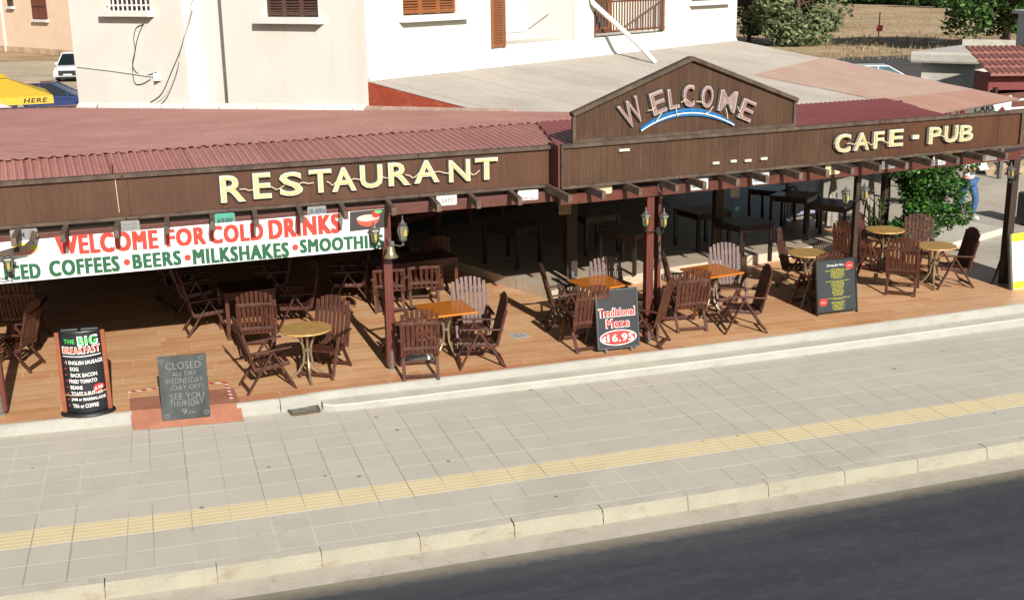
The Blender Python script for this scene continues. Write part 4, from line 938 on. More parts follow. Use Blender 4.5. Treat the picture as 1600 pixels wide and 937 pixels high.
# ------------------------------------------------------------------ banner and beam plates
def banner():
    Y = 3.20; P = lambda u, v: onplane(u, v, Vector((0, Y, 0)), Vector((0, 1, 0)))
    TL, TR, BR, BL = P(-60, 384), P(600, 326), P(600, 388), P(-60, 449)
    root = empty('banner', (0, Y, 2.2), 0, 'white vinyl banner offering cold drinks, iced coffees, beers, milkshakes and smoothies', 'banner')
    rel = lambda o: _rel(o, root)
    n = 40; mb = MB()
    def pt(s, t, d=0):
        q = lerp(lerp(BL, BR, s), lerp(TL, TR, s), t); q.y = Y+.012*math.sin(s*23)*t*(1-t)*2-d; return q
    for i in range(n):
        for j in range(4): mb.quad(pt(i/n, j/4), pt((i+1)/n, j/4), pt((i+1)/n, (j+1)/4), pt(i/n, (j+1)/4))
    rel(mb.build('sheet', VINYL, smooth=True))
    X = (BR-BL).normalized(); ux = X; fr = frame3(BL+Vector((0, -.014, 0)), X, Vector((0, 0, 1)))
    O = fr[0]
    loc = lambda u, v: ((P(u, v)-O).dot(fr[1]), (P(u, v)-O).z-fr[1].z*(P(u, v)-O).dot(fr[1]))
    fr = (O, fr[1], Vector((0, 0, 1)), Vector((0, -1, 0)))
    def word(t, u0, vb0, u1, vb1, vt0, m, d=.003, off=.055):
        a = loc(u0, vb0); b = loc(u1, vb1); c = loc(u0, vt0); h = c[1]-a[1]; w = b[0]-a[0]; k = (b[1]-a[1])/w
        mb = MB(); add_text(mb, t, (fr[0], fr[1], fr[2], fr[3]), a[0], a[1], w, h, d, off, 0, warp=lambda x, y: (x, y+(x-a[0])*k)); rel(mb.build('lettering', m))
    word('WELCOME', 88, 399, 248, 388, 368, RED); word('FOR', 260, 386, 322, 381, 358, RED); word('COLD', 328, 381, 412, 374, 353, RED); word('DRINKS', 420, 374, 532, 363, 343, RED)
    word('ICED', 8, 438, 65, 434, 414, GREEN); word('COFFEES', 78, 432, 188, 423, 407, GREEN); word('BEERS', 208, 420, 284, 413, 397, GREEN)
    word('MILKSHAKES', 302, 413, 452, 401, 389, GREEN); word('SMOOTHIES', 469, 395, 599, 386, 374, GREEN)
    for u, v in ((198, 409), (293, 402), (461, 386)):
        x, y = loc(u, v); rel(MB().prism([(x+.04*math.cos(i*math.pi/12), y+.04*math.sin(i*math.pi/12)) for i in range(24)], O, fr[1], fr[2], fr[3], .003).build('bullet', RED))
    # drink picture: dark square with a pink cocktail and a strawberry
    a, b, c, d = loc(546, 331), loc(600, 326), loc(600, 355), loc(546, 361)
    rel(MB().prism([d, c, b, a], O, fr[1], fr[2], fr[3], .003).build('picture', mat('picture_dark', srgb(52, 48, 46), .5)))
    def disc(u, v, rx, ry, m, z, half=False):
        x, y = loc(u, v); k = 24; pts = [(x+rx*math.cos(i*2*math.pi/k), y+ry*math.sin(i*2*math.pi/k)) for i in range(k)]
        if half: pts = [p for p in pts if p[1] <= y+1e-4]
        rel(MB().prism(pts, O+fr[3]*z, fr[1], fr[2], fr[3], .002).build('picture', m))
    disc(574, 341, .155, .11, mat('pink_drink', srgb(226, 84, 66), .4), .004, True); disc(574, 340, .155, .045, mat('pale_drink', srgb(232, 188, 174), .4), .007)
    disc(586, 334, .055, .05, REDP, .010); disc(590, 330, .05, .02, LGREEN, .013)
    disc(38, 388, .16, .07, mat('salad', srgb(206, 190, 70), .5), .004); disc(30, 392, .11, .035, mat('leaf_print', srgb(96, 150, 50), .5), .007); disc(36, 394, .14, .03, mat('ham', srgb(216, 120, 110), .5), .010)
banner()
PL_W = mat('plate_white', srgb(184, 186, 184), .5, .06, 6); PL_G = mat('plate_grey', srgb(132, 132, 126), .5, .12, 6); PL_T = mat('plate_teal', srgb(70, 148, 126), .5, .08, 6); PL_C = mat('plate_cream', srgb(190, 176, 142), .6, .08, 6); PL_B = mat('plate_ink', srgb(60, 76, 110), .6, .1, 6); PL_R = mat('plate_red', srgb(196, 60, 50), .6); PL_K = mat('plate_tan', srgb(150, 126, 98), .7, .1, 6)
def plate(u0, v0, u1, v1, txt, m, ink, label, right=False, name='number_plate', cat='number plate', lift=.0):
    a0, a1 = (B0+Vector((0, .06-lift, 0)), B1+Vector((0, .06-lift, 0))) if right else (Vector((0, 3.21-lift, 0)), Vector((1, 3.21-lift, 0)))
    if right and u0 > 1380: a0, a1 = B1+Vector((0, .06-lift, 0)), B2+Vector((0, .06-lift, 0))
    a = online(u0, v1, a0, a1); b = online(u1, v1-(u1-u0)*.08, a0, a1); c = online(u0, v0, a0, a1)
    w = (b-a).xy.length; h = c.z-a.z; fr = frame3((0, 0, 0), (a1-a0)); o, X, Y, N = fr
    root = empty(name, a, 0, label, cat, 'number plates nailed along the beams' if cat == 'number plate' else None)
    r = min(w, h)*.1; poly = [(r, 0), (w-r, 0), (w, r), (w, h-r), (w-r, h), (r, h), (0, h-r), (0, r)]
    p = MB().prism(poly, (0, 0, 0), X, Y, N, .004).build('plate', m); p.parent = root
    t = MB()
    for (s, x0, y0, ww, hh) in txt:
        if s == '~': scribble(t, fr, x0*w, y0*h, ww*w, hh*h, .0015, 1, .0045)
        else: add_text(t, s, fr, x0*w, y0*h, ww*w, hh*h, .0015, .02, .0045)
    if txt: t.build('lettering', ink).parent = root
    return root
plate(17, 359, 60, 377, [('IAM', .12, .25, .40, .5)], PL_G, PL_B, 'faded grey number plate behind the hanging bracket at the left end of the beam')
plate(181, 346, 219, 362, [('~', .08, .55, .8, .2), ('~', .1, .2, .8, .2)], PL_G, PL_B, 'grey number plate with a small red mark above the word WELCOME')
plate(336, 334, 368, 354, [('ARIBE', .1, .2, .8, .4)], PL_T, BLACK, 'teal number plate reading ARIBE above the banner')
plate(481, 323, 510, 339, [('JR-89N', .06, .15, .88, .6)], PL_G, PL_B, 'grey number plate reading JR-89N above the word DRINKS')
plate(682, 303, 714, 322, [('~', .25, .25, .5, .35)], PL_W, PL_G, 'plain white plate just right of the lantern post')
plate(809, 298, 841, 314, [('~', .25, .08, .5, .25)], PL_W, PL_R, 'white number plate with small red writing at the end of the left beam')
plate(925, 285, 956, 305, [], PL_C, PL_R, 'blank cream plate left of the middle post', True)
plate(1079, 280, 1106, 298, [('EP 1', .1, .25, .5, .5)], PL_W, PL_B, 'white number plate right of the wire hook on the middle post', True)
plate(1175, 270, 1201, 289, [('N56-502', .06, .2, .88, .55)], PL_W, PL_B, 'white number plate reading N56-502', True)
plate(1289, 251, 1312, 274, [], PL_C, PL_R, 'large cream plate below the letter C', True)
plate(1377, 249, 1398, 265, [('~', .1, .5, .8, .2), ('~', .1, .2, .8, .18)], PL_G, PL_B, 'grey number plate above the green bush', True)
plate(1457, 243, 1477, 259, [('~', .1, .1, .8, .25)], PL_W, PL_B, 'small white number plate above the walking person', True)
plate(1537, 236, 1557, 252, [], PL_G, PL_B, 'pale grey plate at the right end of the beam', True)

# ------------------------------------------------------------------ lanterns, bell, small signs on posts
def lantern_proto(kind):
    root = empty('wall_lantern')
    if kind == 0:      # hexagonal carriage lantern
        c = MB().lathe([(.012, .33), (.016, .30), (.05, .255), (.095, .225), (.105, .205), (.085, .20)], n=6); c.build('cap', GREYMET).parent = root
        MB().tube([(0, 0, .33), (0, 0, .37)], [.012, .004], 6).build('finial', GREYMET).parent = root
        g = MB().lathe([(.05, .02), (.078, .198)], n=6); g.build('glass', LGLASS).parent = root
        f = MB()
        for i in range(6):
            a = i*math.pi/3; f.tube([(.052*math.cos(a), .052*math.sin(a), .02), (.081*math.cos(a), .081*math.sin(a), .2)], .006, 5)
        f.lathe([(.03, -.02), (.058, .0), (.058, .02)], n=6); f.build('cage', BLKMET).parent = root
        MB().lathe([(.02, .03), (.03, .06), (.03, .12), (.012, .15)], n=10).build('bulb', AMBER).parent = root
        MB().box((.0, -.072, .11), (.035, .01, .10)).build('lit_pane', AMBER).parent = root
    else:
        c = MB().lathe([(.006, .40), (.014, .36), (.03, .33), (.05, .30), (.085, .285), (.06, .265), (.075, .25)], n=8); c.build('cap', GREYMET).parent = root
        MB().tube([(0, 0, .40), (0, 0, .44)], [.012, .004], 6).build('finial', GREYMET).parent = root
        MB().lathe([(.055, .03), (.085, .12), (.09, .18), (.072, .25)], n=8).build('glass', LGLASS).parent = root
        f = MB()
        for i in range(8):
            a = i*math.pi/4; f.tube([(.058*math.cos(a), .058*math.sin(a), .03), (.088*math.cos(a), .088*math.sin(a), .12), (.093*math.cos(a), .093*math.sin(a), .18), (.075*math.cos(a), .075*math.sin(a), .25)], .006, 5)
        f.lathe([(.02, -.03), (.07, .0), (.07, .02), (.055, .035)], n=8); f.build('cage', GREYMET).parent = root
        MB().box((.02, -.088, .14), (.06, .012, .11)).build('lit_pane', AMBER).parent = root
    return root
LP = {}
def lantern(p, q, kind, label, scale=.78):
    "p the lantern's bottom centre, q the fixing on the post"
    o = lantern_proto(kind); o.location = p; o.scale = (scale,)*3; tag(o, label, 'lantern', 'lanterns on the canopy posts')
    d = (Vector(q)-Vector(p))/scale
    m = MB().tube([(0, 0, -.01), (0, 0, -.06), d*.25+Vector((0, 0, -.09)), d*.6+Vector((0, 0, -.05)), d], .011, 7).lathe([(.012, -.10), (.02, -.085), (.012, -.07)], n=8); m.box(d, (.05, .05, .12)); m.build('bracket', GREYMET if kind else BLKMET).parent = o
    return o
P2y = lambda u, v, y: onplane(u, v, Vector((0, y, 0)), Vector((0, 1, 0)))
a = P2y(630, 375, 3.15); lantern(a, Vector((2.22, 3.2, a.z-.06)), 1, 'grey rounded lantern on the right of the post that carries the bell')
a = P2y(586, 380, 3.12); lantern(a, Vector((2.08, 3.2, a.z-.04)), 0, 'dark lantern hanging in front of the end of the banner', .85)
a = P2y(1009, 354, 3.05); lantern(a, Vector((6.14, 3.1, a.z-.08)), 0, 'lantern on the left side of the middle post')
a = P2y(1037, 355, 3.08); lantern(a, Vector((6.16, 3.12, a.z-.08)), 0, 'lantern on the right side of the middle post above the small hanging sign')
a = online(1321, 318, B0, B1); lantern(a, Vector((P4.x-.05, P4.y-.05, a.z-.06)), 0, 'grey lantern left of the thin dark post near the bush', .85)
a = online(1350, 313, B0, B1); lantern(a, Vector((P4.x+.05, P4.y-.05, a.z-.06)), 0, 'grey lantern right of the thin dark post near the bush', .85)
a = online(1578, 279, B1, B2); lantern(a, Vector((P5.x, P5.y-.07, a.z-.06)), 0, 'lantern on the last post at the right end')
a = P2y(15, 425, 3.0); lantern(a, Vector((-2.95, 3.1, a.z-.05)), 0, 'lantern at the left end of the banner below a carved bracket')
def bracket_left():
    o = MB()
    pts = [(54, 362), (50, 378), (40, 388), (20, 392), (2, 397), (-20, 398)]
    P = [P2y(u, v, 2.98) for u, v in pts]
    for a, b in zip(P, P[1:]): o.bar(a, b, .06, .07)
    tag(o.build('hanging_bracket', FRAME, bevel=.005), 'weathered bent timber bracket above the left lantern', 'bracket')
bracket_left()
def bell():
    p = P2y(611, 402, 3.08); root = empty('bell', p, 0, 'dull brass bell hanging on the front of the lantern post', 'bell')
    MB().lathe([(.10, 0), (.102, .008), (.082, .03), (.062, .07), (.054, .12), (.046, .15), (.02, .165), (.0, .168)], n=24).build('bell_body', mat('dull_brass', srgb(150, 138, 108), .4, .15, 8, metal=.6), root, smooth=True)
    MB().tube([(0, 0, .16), (0, 0, .22), (-.01, .03, .26), (-.015, .07, .27)], .01, 6).build('hook', GREYMET, root)
    MB().tube([(0, 0, .05), (0, 0, -.015)], [.006, .012], 6).build('clapper', GREYMET, root)
bell()
def wifi():
    p = onplane(1025, 378, Vector((6.28, 0, 0)), Vector((1, -.2, 0)))
    a = G(1032, 520); o = online(1028, 412, Vector((6.2, 3.1, 0)), Vector((6.6, 3.0, 0)))
    root = empty('hanging_sign', o, 0, 'small black hanging sign reading FREE WIFI on the middle post', 'sign')
    fr = frame3((0, 0, 0), (.10, .16, 0)); w, h = .2, .31
    MB().prism([(0, 0), (w, 0), (w, h), (w*.5, h*1.0), (0, h)], (0, 0, 0), fr[1], fr[2], fr[3], .015).build('board', BLACK, root)
    t = MB(); add_text(t, 'FREE', fr, .02, h*.55, w-.04, h*.25, .002, .02, .016); add_text(t, 'WIFI', fr, .02, h*.15, w-.04, h*.25, .002, .02, .016); t.build('lettering', CHALK, root)
    MB().tube([Vector(fr[1])*.02+Vector((0, 0, h)), Vector(fr[1])*.04+Vector((0, 0, h+.1))], .004, 5).tube([Vector(fr[1])*(w-.02)+Vector((0, 0, h)), Vector(fr[1])*.06+Vector((0, 0, h+.1))], .004, 5).build('chain', GREYMET, root)
wifi()
mb = MB().tube([P2y(1028, 289, 3.1), P2y(1030, 297, 3.05), P2y(1036, 304, 3.03), P2y(1038, 308, 3.03), P2y(1035, 310, 3.03), P2y(1033, 307, 3.03)], .006, 5)
tag(mb.build('wire_hook', GREYMET), 'bent wire hook at the top of the middle post', 'hook')
def notice(u0, v0, u1, v1, y, label, m, txt):
    a = P2y(u0, v1, y); b = P2y(u1, v1, y); c = P2y(u0, v0, y); fr = frame3((0, 0, 0), (1, 0, 0)); w, h = b.x-a.x, c.z-a.z
    root = empty('notice', a, 0, label, 'notice'); MB().prism([(0, 0), (w, 0), (w, h), (0, h)], (0, 0, 0), fr[1], fr[2], fr[3], .004).build('sheet', m, root)
    t = MB(); k = len(txt)
    for i, s in enumerate(txt): scribble(t, fr, w*.12, h*(.92-.72*(i+.8)/k), w*random.uniform(.55, .72), h*.09, .001, i, .0045)
    if txt: t.build('lettering', BACK, root)
notice(873, 313, 892, 336, P6.y-.13, 'tan paper notice pinned to the dark wooden post', PL_K, [0, 1, 2, 3, 4])
notice(1141, 290, 1155, 309, 7.4, 'small pale paper on the shaded post behind the beam', mat('pale_paper', srgb(170, 166, 150), .8), [])
notice(1148, 323, 1155, 329, 7.4, 'tiny light blue sticker on the shaded post', mat('blue_sticker', srgb(110, 196, 216), .6), [])
def inner_post():
    p = G(1147, 410, ZR); o = MB().box((0, 0, 1.1), (.16, .16, 2.2)).build('timber_post', DARKP, bevel=.006); o.location = (p.x, 7.5, ZR); tag(o, 'dark wooden post on the raised floor carrying paper and sticker', 'post')
inner_post()

# ------------------------------------------------------------------ chairs
def chair_proto(kind):
    "high-backed folding garden armchair; sits facing local -Y"
    root = empty('garden_chair')
    B = lambda mb, n: mb.build(n, CHAIRM, root, bevel=.004)
    tilt = R(15); U = Vector((0, math.sin(tilt), math.cos(tilt))); O = Vector((0, .22, .36))
    mb = MB(); n = 8 if kind == 0 else 6
    for i in range(n):
        x = (i-(n-1)/2)*(.47/(n-1)); fan = 1+.10*0
        top = (.60+.15*math.sqrt(max(0, 1-(x/.27)**2))) if kind == 0 else .44
        a = O+Vector((x*.94, 0, 0)); b = O+U*top+Vector((x*1.05, 0, 0))
        if kind == 0:
            # slat with a rounded end
            mb.bar(a, b, .018, .053, up=(1, 0, 0))
        else: mb.bar(a, b, .018, .05, up=(1, 0, 0))
    for z, o in ((.10, -.02), (.52 if kind == 0 else .41, .02)):
        P = [O+U*z+Vector((x, .022-.012*math.cos(x/.27*1.5), 0)) for x in (-.27, -.09, .09, .27)]
        for a, b in zip(P, P[1:]): mb.bar(a, b, .028, .05)
    for s in (-1, 1): mb.bar(O+Vector((s*.262, .012, -.02)), O+U*(.55 if kind == 0 else .44)+Vector((s*.268, .016, 0)), .026, .04, up=(1, 0, 0))
    B(mb, 'backrest')
    mb = MB()
    for i in range(6): mb.box((0, -.24+i*.085, .405-.008*i), (.47, .066, .018))
    for s in (-1, 1): mb.bar((s*.225, -.28, .38), (s*.225, .22, .335), .025, .05)
    B(mb, 'seat')
    for s in (-1, 1):
        mb = MB().bar((s*.285, -.30, .635), (s*.285, .32, .60), .058, .022); B(mb, 'arm')
        B(MB().bar((s*.262, -.02, .62), (s*.262, -.34, .0), .028, .048, up=(1, 0, 0)), 'leg')
        B(MB().bar((s*.245, -.06, .615), (s*.245, .36, .0), .028, .048, up=(1, 0, 0)), 'leg')
    B(MB().bar((-.26, -.31, .07), (.26, -.31, .07), .025, .045), 'stretcher'); B(MB().bar((-.245, .325, .06), (.245, .325, .06), .025, .045), 'stretcher')
    return root
PROTO = {0: chair_proto(0), 1: chair_proto(1)}; used = {0: False, 1: False}
def chair(u, v, face, label, kind=0, z=ZT, s=.95):
    "u, v: where the middle of the top of the backrest shows; face: the way the sitter looks"
    T = G(u, v, z+(1.075 if kind == 0 else .79)*s); fd = Vector((math.cos(R(face)), math.sin(R(face)), 0)); p = T+fd*(.41 if kind == 0 else .335)*s; p.z = z
    o = copy_tree(PROTO[kind]) if used[kind] else PROTO[kind]; used[kind] = True
    o.location = p; o.rotation_euler = (0, 0, R(face+90)); o.scale = (s,)*3
    tag(o, label, 'chair', 'brown slatted garden armchairs'); return o
CH = [
 (521, 461, 236, 'brown armchair facing left at the near round table by the step', 0),
 (366, 497, 8, 'brown armchair nearest the chalkboard, seen from the side, left of the near round table', 0),
 (396, 456, 84, 'brown armchair with its back to the street behind the near round table', 0),
 (52, 468, 160, 'brown armchair left of the tall breakfast sign, back turned to it', 0),
 (276, 424, 6, 'brown armchair alone at the shadow edge behind the chalkboard', 0),
 (492, 408, 186, 'shaded armchair behind the near round table facing left', 0),
 (22, 442, 80, 'shaded armchair at the far left below the banner', 0),
 (236, 385, 10, 'deep-shaded armchair farther back behind the lone one', 0),
 (258, 398, 5, 'deep-shaded armchair between the lone one and the banner', 0),
 (452, 378, 185, 'deep-shaded armchair below the word MILKSHAKES', 0),
 (575, 378, 180, 'shaded armchair below the word SMOOTHIES at the long brown table', 0),
 (607, 420, 82, 'low square-backed armchair just behind the bell post', 1),
 (662, 415, 80, 'low square-backed armchair right of the bell post', 1),
 (684, 369, 110, 'shaded high-backed armchair at the far end of the long brown table', 0),
 (731, 432, 262, 'armchair on the far side of the square table next to the bell post', 0),
 (655, 484, 80, 'armchair with its back to the street at the square table next to the bell post', 0),
 (790, 458, 172, 'armchair right of the square table next to the bell post', 0),
 (596, 452, 5, 'armchair left of the square table, mostly hidden by the bell post', 0),
 (846, 413, 350, 'armchair left of the square table behind the price sign', 0),
 (945, 401, 262, 'armchair beyond the square table behind the price sign, back against the pale floor', 0),
 (928, 446, 92, 'armchair mostly hidden behind the red and white price sign', 0),
 (1036, 393, 345, 'armchair right of the middle post with the hanging sign above it', 0),
 (1048, 436, 140, 'armchair tucked against the middle post, back to its right', 0),
 (1087, 420, 84, 'armchair with its back to the street at the orange table right of the middle post', 0),
 (1202, 414, 165, 'armchair right of the orange table that stands right of the middle post', 0),
 (1131, 379, 258, 'armchair on the far side of the orange table right of the middle post', 0),
 (1216, 356, 318, 'armchair left of the round table behind the menu board', 0),
 (1322, 346, 30, 'armchair beside the thin dark post near the bush', 0),
 (1338, 332, 300, 'armchair behind the thin dark post, farther from the street', 0),
 (1437, 334, 232, 'armchair in front of the green bush between two round tables', 0),
 (1412, 372, 50, 'armchair left of the rightmost round table, back to the street', 0),
 (1523, 356, 168, 'rightmost armchair beside the last round table', 0),
 (1298, 393, 92, 'armchair hidden behind the dark menu board', 0),
]
for c in CH: chair(*c)

# ------------------------------------------------------------------ tables
def curved_legs(root, m, h, r=.30, n=4, rad=.018):
    for i in range(n):
        a = 2*math.pi*i/n+.4; c, s = math.cos(a), math.sin(a)
        pr = [(.16, h), (.10, h-.10), (.055, h-.22), (.045, h-.34), (.06, h-.46), (.13, h-.58), (.22, h-.66), (r, .02), (r+.02, .012)]
        MB().tube([(q*c, q*s, z) for q, z in pr], rad, 8).build('leg', m, root, smooth=True)
    MB().lathe([(.05, h-.30), (.06, h-.29), (.06, h-.27), (.05, h-.26)], n=16).build('leg_collar', m, root)
def round_proto():
    root = empty('round_table'); h = .71
    MB().lathe([(.335, h), (.352, h+.006), (.355, h+.016), (.352, h+.026), (.34, h+.03), (.0, h+.0301)], n=48).build('tabletop', TTOP, root)
    curved_legs(root, BRONZE, h); return root
def square_proto():
    root = empty('square_table'); h = .71
    MB().box((0, 0, h+.015), (.74, .74, .03)).build('tabletop', TTOP2, root, bevel=.008); curved_legs(root, BRONZE, h); return root
def dark_proto(m, w, d, name):
    root = empty(name); h = .75
    MB().box((0, 0, h-.015), (w, d, .03)).build('tabletop', m, root, bevel=.004)
    MB().box((0, d/2-.05, h-.08), (w-.08, .025, .09)).box((0, -d/2+.05, h-.08), (w-.08, .025, .09)).box((w/2-.05, 0, h-.08), (.025, d-.08, .09)).box((-w/2+.05, 0, h-.08), (.025, d-.08, .09)).build('apron', m, root)
    for x in (-1, 1):
        for y in (-1, 1): MB().box((x*(w/2-.04), y*(d/2-.04), (h-.03)/2), (.06, .06, h-.03)).build('leg', m, root, bevel=.004)
    return root
def place(proto, first, u, v, z, rz, label, cat, group, ztop=None):
    o = proto if first else copy_tree(proto)
    p = G(u, v, z+ztop) if ztop else G(u, v, z)
    o.location = (p.x, p.y, z); o.rotation_euler.z = R(rz); tag(o, label, cat, group); return o
rp = round_proto()
for i, (u, v, l) in enumerate(((478, 512, 'nearest round wooden table, beside the terrace step'), (1263, 394, 'round wooden table behind the dark menu board'), (1383, 358, 'round wooden table right of the thin dark post'), (1462, 383, 'round wooden table nearest the right end of the terrace'))):
    place(rp, i == 0, u, v, ZT, 20*i-25, l, 'table', 'round tables on the terrace', .74)
sp = square_proto()
for i, (u, v, rz, l) in enumerate(((696, 481, 4, 'square varnished orange table next to the bell post'), (938, 440, 12, 'square varnished orange table behind the price sign'), (1112, 422, 10, 'square varnished orange table right of the middle post'))):
    place(sp, i == 0, u, v, ZT, rz, l, 'table', 'square varnished tables on the terrace', .74)
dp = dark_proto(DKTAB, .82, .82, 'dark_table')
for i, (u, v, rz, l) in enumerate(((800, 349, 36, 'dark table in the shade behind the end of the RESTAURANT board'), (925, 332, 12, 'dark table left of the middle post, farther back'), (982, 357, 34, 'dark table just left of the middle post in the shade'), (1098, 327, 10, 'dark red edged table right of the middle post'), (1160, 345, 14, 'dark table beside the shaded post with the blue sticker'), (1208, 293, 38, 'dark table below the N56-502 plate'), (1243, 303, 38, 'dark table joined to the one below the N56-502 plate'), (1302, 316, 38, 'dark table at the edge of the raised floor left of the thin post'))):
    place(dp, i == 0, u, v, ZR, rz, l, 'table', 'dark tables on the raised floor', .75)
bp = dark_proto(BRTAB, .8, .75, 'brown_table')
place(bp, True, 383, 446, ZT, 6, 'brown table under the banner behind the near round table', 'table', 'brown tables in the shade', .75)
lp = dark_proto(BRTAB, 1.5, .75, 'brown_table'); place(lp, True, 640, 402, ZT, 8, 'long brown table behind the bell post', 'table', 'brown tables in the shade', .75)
def umbrella_base():
    p = G(652, 562); root = empty('parasol_stand', p, .2, 'white plastic parasol stand under the chair next to the bell post', 'parasol stand')
    MB().box((0, 0, .045), (.36, .34, .08)).build('base', WHITE, root, bevel=.025); MB().lathe([(.05, .08), (.04, .11), (.025, .12), (.025, .2), (.0, .201)], n=16).build('sleeve', WHITE, root)
umbrella_base()

# ------------------------------------------------------------------ boards on the terrace
def aboard(name, bl, br, tl, label, m, z=ZT, lean=.16, border=BLKMET, legs=True):
    "A-frame board: feet pixels bl, br; top-left pixel tl"
    a, b = G(*bl, z), G(*br, z); X = (b-a).normalized(); n = Vector((X.y, -X.x, 0)); w = (b-a).length
    # height from the top pixel
    d = ray(*tl); pl = onplane(*tl, a-n*.15, n); h = pl.z-z
    root = empty(name, a, 0, label, 'sign board')
    up = (Vector((0, 0, 1))*h-n*lean*h); H = up.length; up.normalize(); N = X.cross(up).normalized()
    fr = (Vector((0, 0, 0)), X, up, N); M = Matrix((X, -N, up)).transposed()
    return root, fr, w, H, M
def meze():
    root, fr, w, H, M = aboard('menu_board', (935, 553), (998, 546), (932, 455), 'black pavement board offering Traditional Meze for 16.95 euros', BLACK)
    o, X, Y, N = fr; f = .07
    MB().box(X*w/2+Y*(H/2+f/2), (w, .03, H-f), M).build('panel', BLACK, root)
    fm = MB()
    for x in (0, w): fm.box(X*x+Y*(H/2+f/2)+N*.008, (.025, .04, H-f), M)
    for y in (f, H): fm.box(X*w/2+Y*y+N*.008, (w, .04, .025), M)
    fm.build('frame', mat('board_frame', srgb(58, 64, 66), .5), root)
    lg = MB()
    for x in (.12, w-.12): lg.bar(X*x+Y*f, X*x+Y*.0+N*.03, .025, .03)
    lg.build('leg', GREYMET, root)
    bk = MB(); nb = Vector((X.y, -X.x, 0)); up2 = (Vector((0, 0, 1))+nb*.0).normalized()
    top = Y*H*.98; foot = -nb*.55
    for x in (0.01, w-.01): bk.bar(X*x+top, X*x+foot, .025, .03)
    bk.quad(X*.01+lerp(top, foot, .0)-N*.01, X*(w-.01)+lerp(top, foot, 0)-N*.01, X*(w-.01)+lerp(top, foot, .9)-N*.01, X*.01+lerp(top, foot, .9)-N*.01)
    bk.build('rear_panel', GREYMET, root)
    s = w/66.0; Fr = (N*.016, X, Y, N)
    t = MB(); g = MB()
    for tx, x, y, ww, hh in (('Traditional', .05, .575, .88, .135), ('Meze', .22, .40, .56, .135)):
        add_text(t, tx, Fr, x*w, y*H, ww*w, hh*H, .004, .028, .002); add_text(g, tx, Fr, x*w-.009, y*H-.009, ww*w+.018, hh*H+.018, .002, .06)
    g.build('letter_outline', LWHITE, root); t.build('lettering', REDP, root)
    el = lambda rx, ry: [(w*.5+rx*math.cos(i*math.pi/18), H*.235+ry*math.sin(i*math.pi/18)) for i in range(36)]
    MB().prism(el(.455*w, .125*H), N*.016, X, Y, N, .002).build('price_border', LWHITE, root); MB().prism(el(.43*w, .112*H), N*.019, X, Y, N, .002).build('price_oval', REDP, root)
    t = MB(); add_text(t, '€', Fr, .10*w, .18*H, .10*w, .085*H, .002, .05, .006); add_text(t, '16.95', Fr, .23*w, .175*H, .64*w, .12*H, .002, .03, .006); t.build('price', LWHITE, root)
meze()
def dining():
    root, fr, w, H, M = aboard('menu_board', (1277, 494), (1338, 487), (1271, 408), 'black menu board with yellow lines of text and red stickers', BLACK)
    o, X, Y, N = fr; f = .05
    MB().box(X*w/2+Y*(H/2+f/2), (w, .03, H-f), M).build('panel', mat('blackboard_green', srgb(36, 44, 46), .5), root)
    fm = MB()
    for x in (0, w): fm.box(X*x+Y*(H/2)+N*.008, (.022, .04, H), M)
    for y in (f, H): fm.box(X*w/2+Y*y+N*.008, (w, .04, .022), M)
    fm.build('frame', BLKMET, root)
    nb = Vector((X.y, -X.x, 0)); top = Y*H*.98; foot = -nb*.5; bk = MB()
    for x in (0.01, w-.01): bk.bar(X*x+top, X*x+foot, .025, .03)
    bk.quad(X*.02+lerp(top, foot, .4)-N*.01, X*(w-.02)+lerp(top, foot, .4)-N*.01, X*(w-.02)+lerp(top, foot, .9)-N*.01, X*.02+lerp(top, foot, .9)-N*.01); bk.build('rear_panel', GREYMET, root)
    Fr = (N*.016, X, Y, N); t = MB(); add_text(t, 'Dinning Eat Menu', Fr, .27*w, .865*H, .44*w, .05*H, .001, 0, .001, shear=.3); t.build('heading', LWHITE, root)
    t = MB(); rnd = random.Random(5); y = .815
    for i in range(29):
        ww = .60 if i in (1, 8, 20) else rnd.uniform(.22, .36); scribble(t, Fr, (.53-ww/2)*w, y*H, ww*w, .0145*H, .001, i, .001); y -= .0235 if i not in (7, 19, 21) else .05
    t.build('lettering', YELL, root)
    for x, yy in ((.84, .87), (.15, .24)):
        st = [(x*w+(.095 if i % 2 else .075)*w*math.cos(i*math.pi/16)*1.15, yy*H+(.095 if i % 2 else .075)*w*math.sin(i*math.pi/16)) for i in range(32)]
        MB().prism(st, N*.016, X, Y, N, .002).build('sticker', REDP, root)
        t = MB(); scribble(t, Fr, (x-.05)*w, yy*H-.012, .1*w, .02, .001, 1, .003); t.build('sticker_text', LWHITE, root)
dining()
